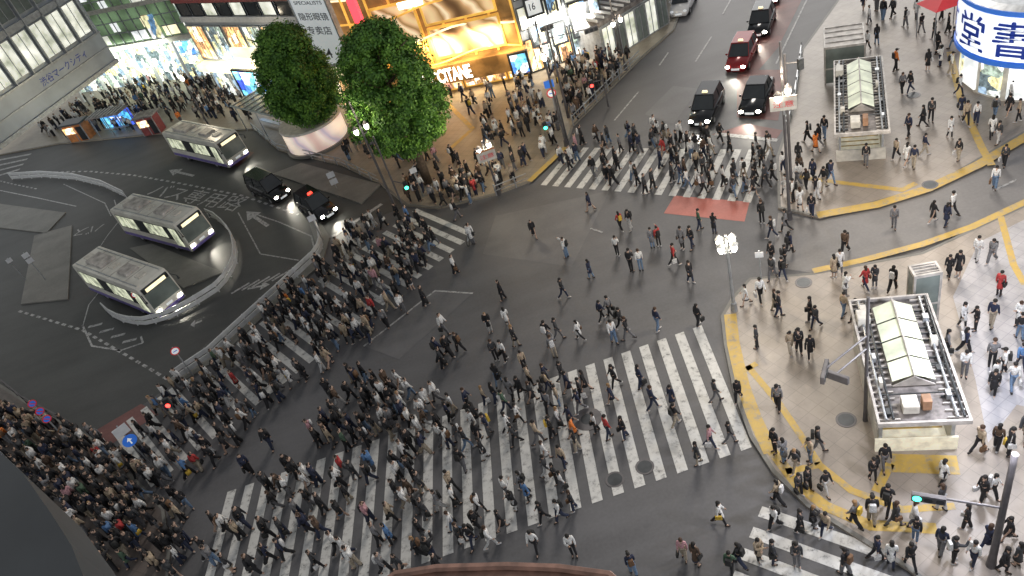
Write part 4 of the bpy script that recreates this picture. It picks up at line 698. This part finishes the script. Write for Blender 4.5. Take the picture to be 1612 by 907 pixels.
LM=[(60,720,'near no parking signs'),(190,800,'behind blue arrow sign'),(150,880,'in bottom left crowd'),(300,600,'beside long guard rail'),(340,680,'on lower diagonal crossing'),(450,540,'on mid diagonal crossing'),(600,420,'on upper diagonal crossing'),(380,840,'at left zebra end'),(500,760,'on left zebra stripes'),(640,840,'on lower middle zebra'),(640,690,'above middle zebra'),(780,700,'on middle zebra stripes'),(780,830,'at lower zebra edge'),(900,680,'around large manhole'),(1050,600,'on right zebra stripes'),(1120,690,'at right zebra end'),(980,830,'below the zebra'),(860,480,'in crossing centre'),(700,550,'by asphalt patch'),(1050,430,'left of ornate lamp'),(1190,480,'beside ornate lamp'),(1260,540,'right of ornate lamp'),(1230,650,'by yellow kerb line'),(1240,760,'at right kerb bend'),(1230,870,'on lowest right crossing'),(1400,870,'left of signal pole'),(1570,850,'beside dark signal pole'),(1450,790,'under green signal'),(1570,720,'right of large entrance'),(1570,580,'beyond large entrance'),(1520,450,'behind glass lift'),(1370,450,'left of glass lift'),(1450,350,'between yellow lines'),(1230,330,'by dark lamp post'),(1430,240,'beside smaller entrance'),(1060,270,'on upper zebra crossing'),(1080,360,'near red patch')]
cand=[]
for p,dr in pts:
    q=proj(p); t_=proj(p+Vector((0,0,1.7))); cand.append((q[1]-t_[1] if (0<q[0]<1612 and -5<q[1]<925) else -1,p,dr,q))
cand.sort(key=lambda c:-c[0])
def heading(dr):
    if dr is None: return rnd.uniform(0,6.283)
    a=math.atan2(dr[1],dr[0])+(math.pi if rnd.random()<.45 else 0)+rnd.gauss(0,.4); return a-math.pi/2
made={}; used=[False]*len(HI); V=[];Fc=[];Cl=[]
walk=[k for k,x in enumerate(PROTO) if x[0] in('walkA','walkB','slow')]+[4,9,14]
for i,(sz,p,dr,q) in enumerate(cand):
    pi=rnd.choice(walk) if ((dr and rnd.random()<.85) or rnd.random()<.35) else rnd.randrange(len(PROTO))
    tcn,bcn,hc,ac=pick(TOPC),pick(BOTC),pick(HC),pick(AC); rz=heading(dr); s=rnd.uniform(.88,1.02)*(1 if PROTO[pi][3]!='long' else .95); sw=s*.97
    skv=rnd.uniform(.4,.52); skc=(skv,skv*.68,skv*.52); sh=rnd.choice([(.02,.02,.02),(.5,.5,.5),(.03,.02,.015)])
    cols=[skc,hc[1],tcn[1],bcn[1],sh,ac[1]]
    if i<300:
        if not used[pi]: o=HI[pi]; used[pi]=True
        else: o=dup(HI[pi])
        o.location=p; o.rotation_euler=(0,0,rz); o.scale=(sw,sw,s); o.color=(*skc,1)
        for ch in o.children: ch.color=(*cols[SLOT[ch.name.split('.')[0]]],1)
        lm=min(LM,key=lambda l:(l[0]-q[0])**2+(l[1]-q[1])**2)[2]; ps=PROTO[pi]; acn={'backpack':', backpack','bag':', shoulder bag','tote':', hand bag',None:''}[ps[4]]
        vb={'walkA':'walking','walkB':'walking','slow':'strolling','stand':'standing','phone':'phoning','both':'texting','photo':'photographing'}[ps[0]]
        lab=f"person in {tcn[0]} {ps[1]}, {bcn[0]} {'skirt' if ps[2]=='skirt' else 'trousers'}{acn} {vb} {lm}"; made.setdefault(lab,[]).append((q[0],o)); tag(o,lab,'person','people crossing and waiting')
    else:
        v,f,sl=LO[pi]; o=len(V); co,si=math.cos(rz),math.sin(rz)
        V+=[(p.x+sw*(a*co-b*si),p.y+sw*(a*si+b*co),p.z+s*c) for a,b,c in v]; Fc+=[tuple(k+o for k in t) for t in f]; Cl+=[cols[k] for k in sl]
ON=['leftmost','second from left','third from left','fourth from left','fifth from left','sixth from left','seventh from left','eighth from left','ninth from left','tenth from left']
for lab,l in made.items():
    if len(l)>1:
        l.sort(key=lambda x:x[0])
        for i,(x,o) in enumerate(l): o['label']=lab+', '+ON[min(i,9)]
me=bpy.data.meshes.new('distant_crowd'); me.from_pydata(V,[],Fc); at=me.color_attributes.new('Col','FLOAT_COLOR','POINT'); buf=[]
for c in Cl: buf+=[*c,1]
at.data.foreach_set('color',buf); me.materials.append(M['crowd']); 
for pg in me.polygons: pg.use_smooth=True
o=bpy.data.objects.new('distant_crowd',me); C.objects.link(o); tag(o,'smaller distant pedestrians thronging the far pavements and crossings','crowd',None,'stuff')
# ---------- viewing building
LG=[(590,930),(625,906),(690,896),(800,893),(880,896),(960,907),(985,930)]
t=thing('viewing_building_ledge','brown curved roof ledge along the bottom edge of the view','ledge',G(800,900,20)); m=MB(); m.prism(PP(LG+[(800,990)],20),19.7,20); m.build('ledge_top','brown',t,False,t)
m=MB(); m.tube([(x,y,20.03) for x,y in PP(LG,20)],.05,6); m.build('ledge_trim','brown',t,False,t)
t=thing('window_frame','dark window frame at the bottom left corner','window frame',G(40,860,27)); m=MB(); m.prism(PP(FRAME,27),26.8,27); m.build('frame_bar','dark',t,False,t)
# ---------- camera, world, lights
cd=bpy.data.cameras.new('camera'); cam=bpy.data.objects.new('camera',cd); C.objects.link(cam); cam.matrix_world=Matrix.Translation(CAM)@RM.to_4x4(); cd.sensor_width=36; cd.lens=FL/1612*36; cd.clip_start=.05; cd.clip_end=3000; S.camera=cam
w=bpy.data.worlds.new('World'); S.world=w; w.use_nodes=True; t=w.node_tree; sk=t.nodes.new('ShaderNodeTexSky'); sk.sky_type='NISHITA'; sk.sun_disc=False; sk.sun_elevation=math.radians(14); sk.sun_rotation=math.radians(25)
hs=t.nodes.new('ShaderNodeHueSaturation'); hs.inputs['Saturation'].default_value=.08; t.links.new(sk.outputs[0],hs.inputs['Color']); t.links.new(hs.outputs[0],t.nodes['Background'].inputs['Color']); t.nodes['Background'].inputs['Strength'].default_value=.17
sl=bpy.data.lights.new('sun','SUN'); sl.energy=1.15; sl.angle=math.radians(14); sl.color=(1,.92,.83); so=bpy.data.objects.new('sun',sl); C.objects.link(so); so.rotation_euler=(math.radians(50),0,math.radians(180-25))
def area(F,x,z,off,sx,power,col):
    l=bpy.data.lights.new('shop_light','AREA'); l.energy=power; l.size=sx; l.size_y=2; l.shape='RECTANGLE'; l.color=col; o=bpy.data.objects.new('shop_light',l); C.objects.link(o); o.parent=F.root; o.location=(x,-off,z); o.rotation_euler=(math.radians(50),0,0)
area(D,D.L*.65,4.3,1.4,D.L*.6,1500,(1,.72,.38)); area(Cc,Cc.L*.5,4.4,1.6,Cc.L*.8,600,(1,.93,.82)); area(B,B.L*.4,5.2,1.5,B.L*.8,900,(.92,1,.82)); area(E,E.L*.5,4,1.2,E.L*.8,900,(1,.92,.8))
for px,e,c in (((1590,250),1100,(1,.9,.8)),((1585,470),2200,(.88,.9,1)),((1600,700),1400,(.9,.9,1)),((1470,140),1000,(1,.88,.74)),((1290,640),500,(1,.88,.72))):
    p=G(*px,7); l=bpy.data.lights.new('square_fill_light','POINT'); l.energy=e; l.color=c; l.shadow_soft_size=.5; o=bpy.data.objects.new('square_fill_light',l); C.objects.link(o); o.location=p  # added fill points for the glow over the square, no lamps stand here
S.view_settings.view_transform='Standard'; S.view_settings.look='None'; S.view_settings.exposure=0
print('PEOPLE',len(pts),'crowd verts',len(V))
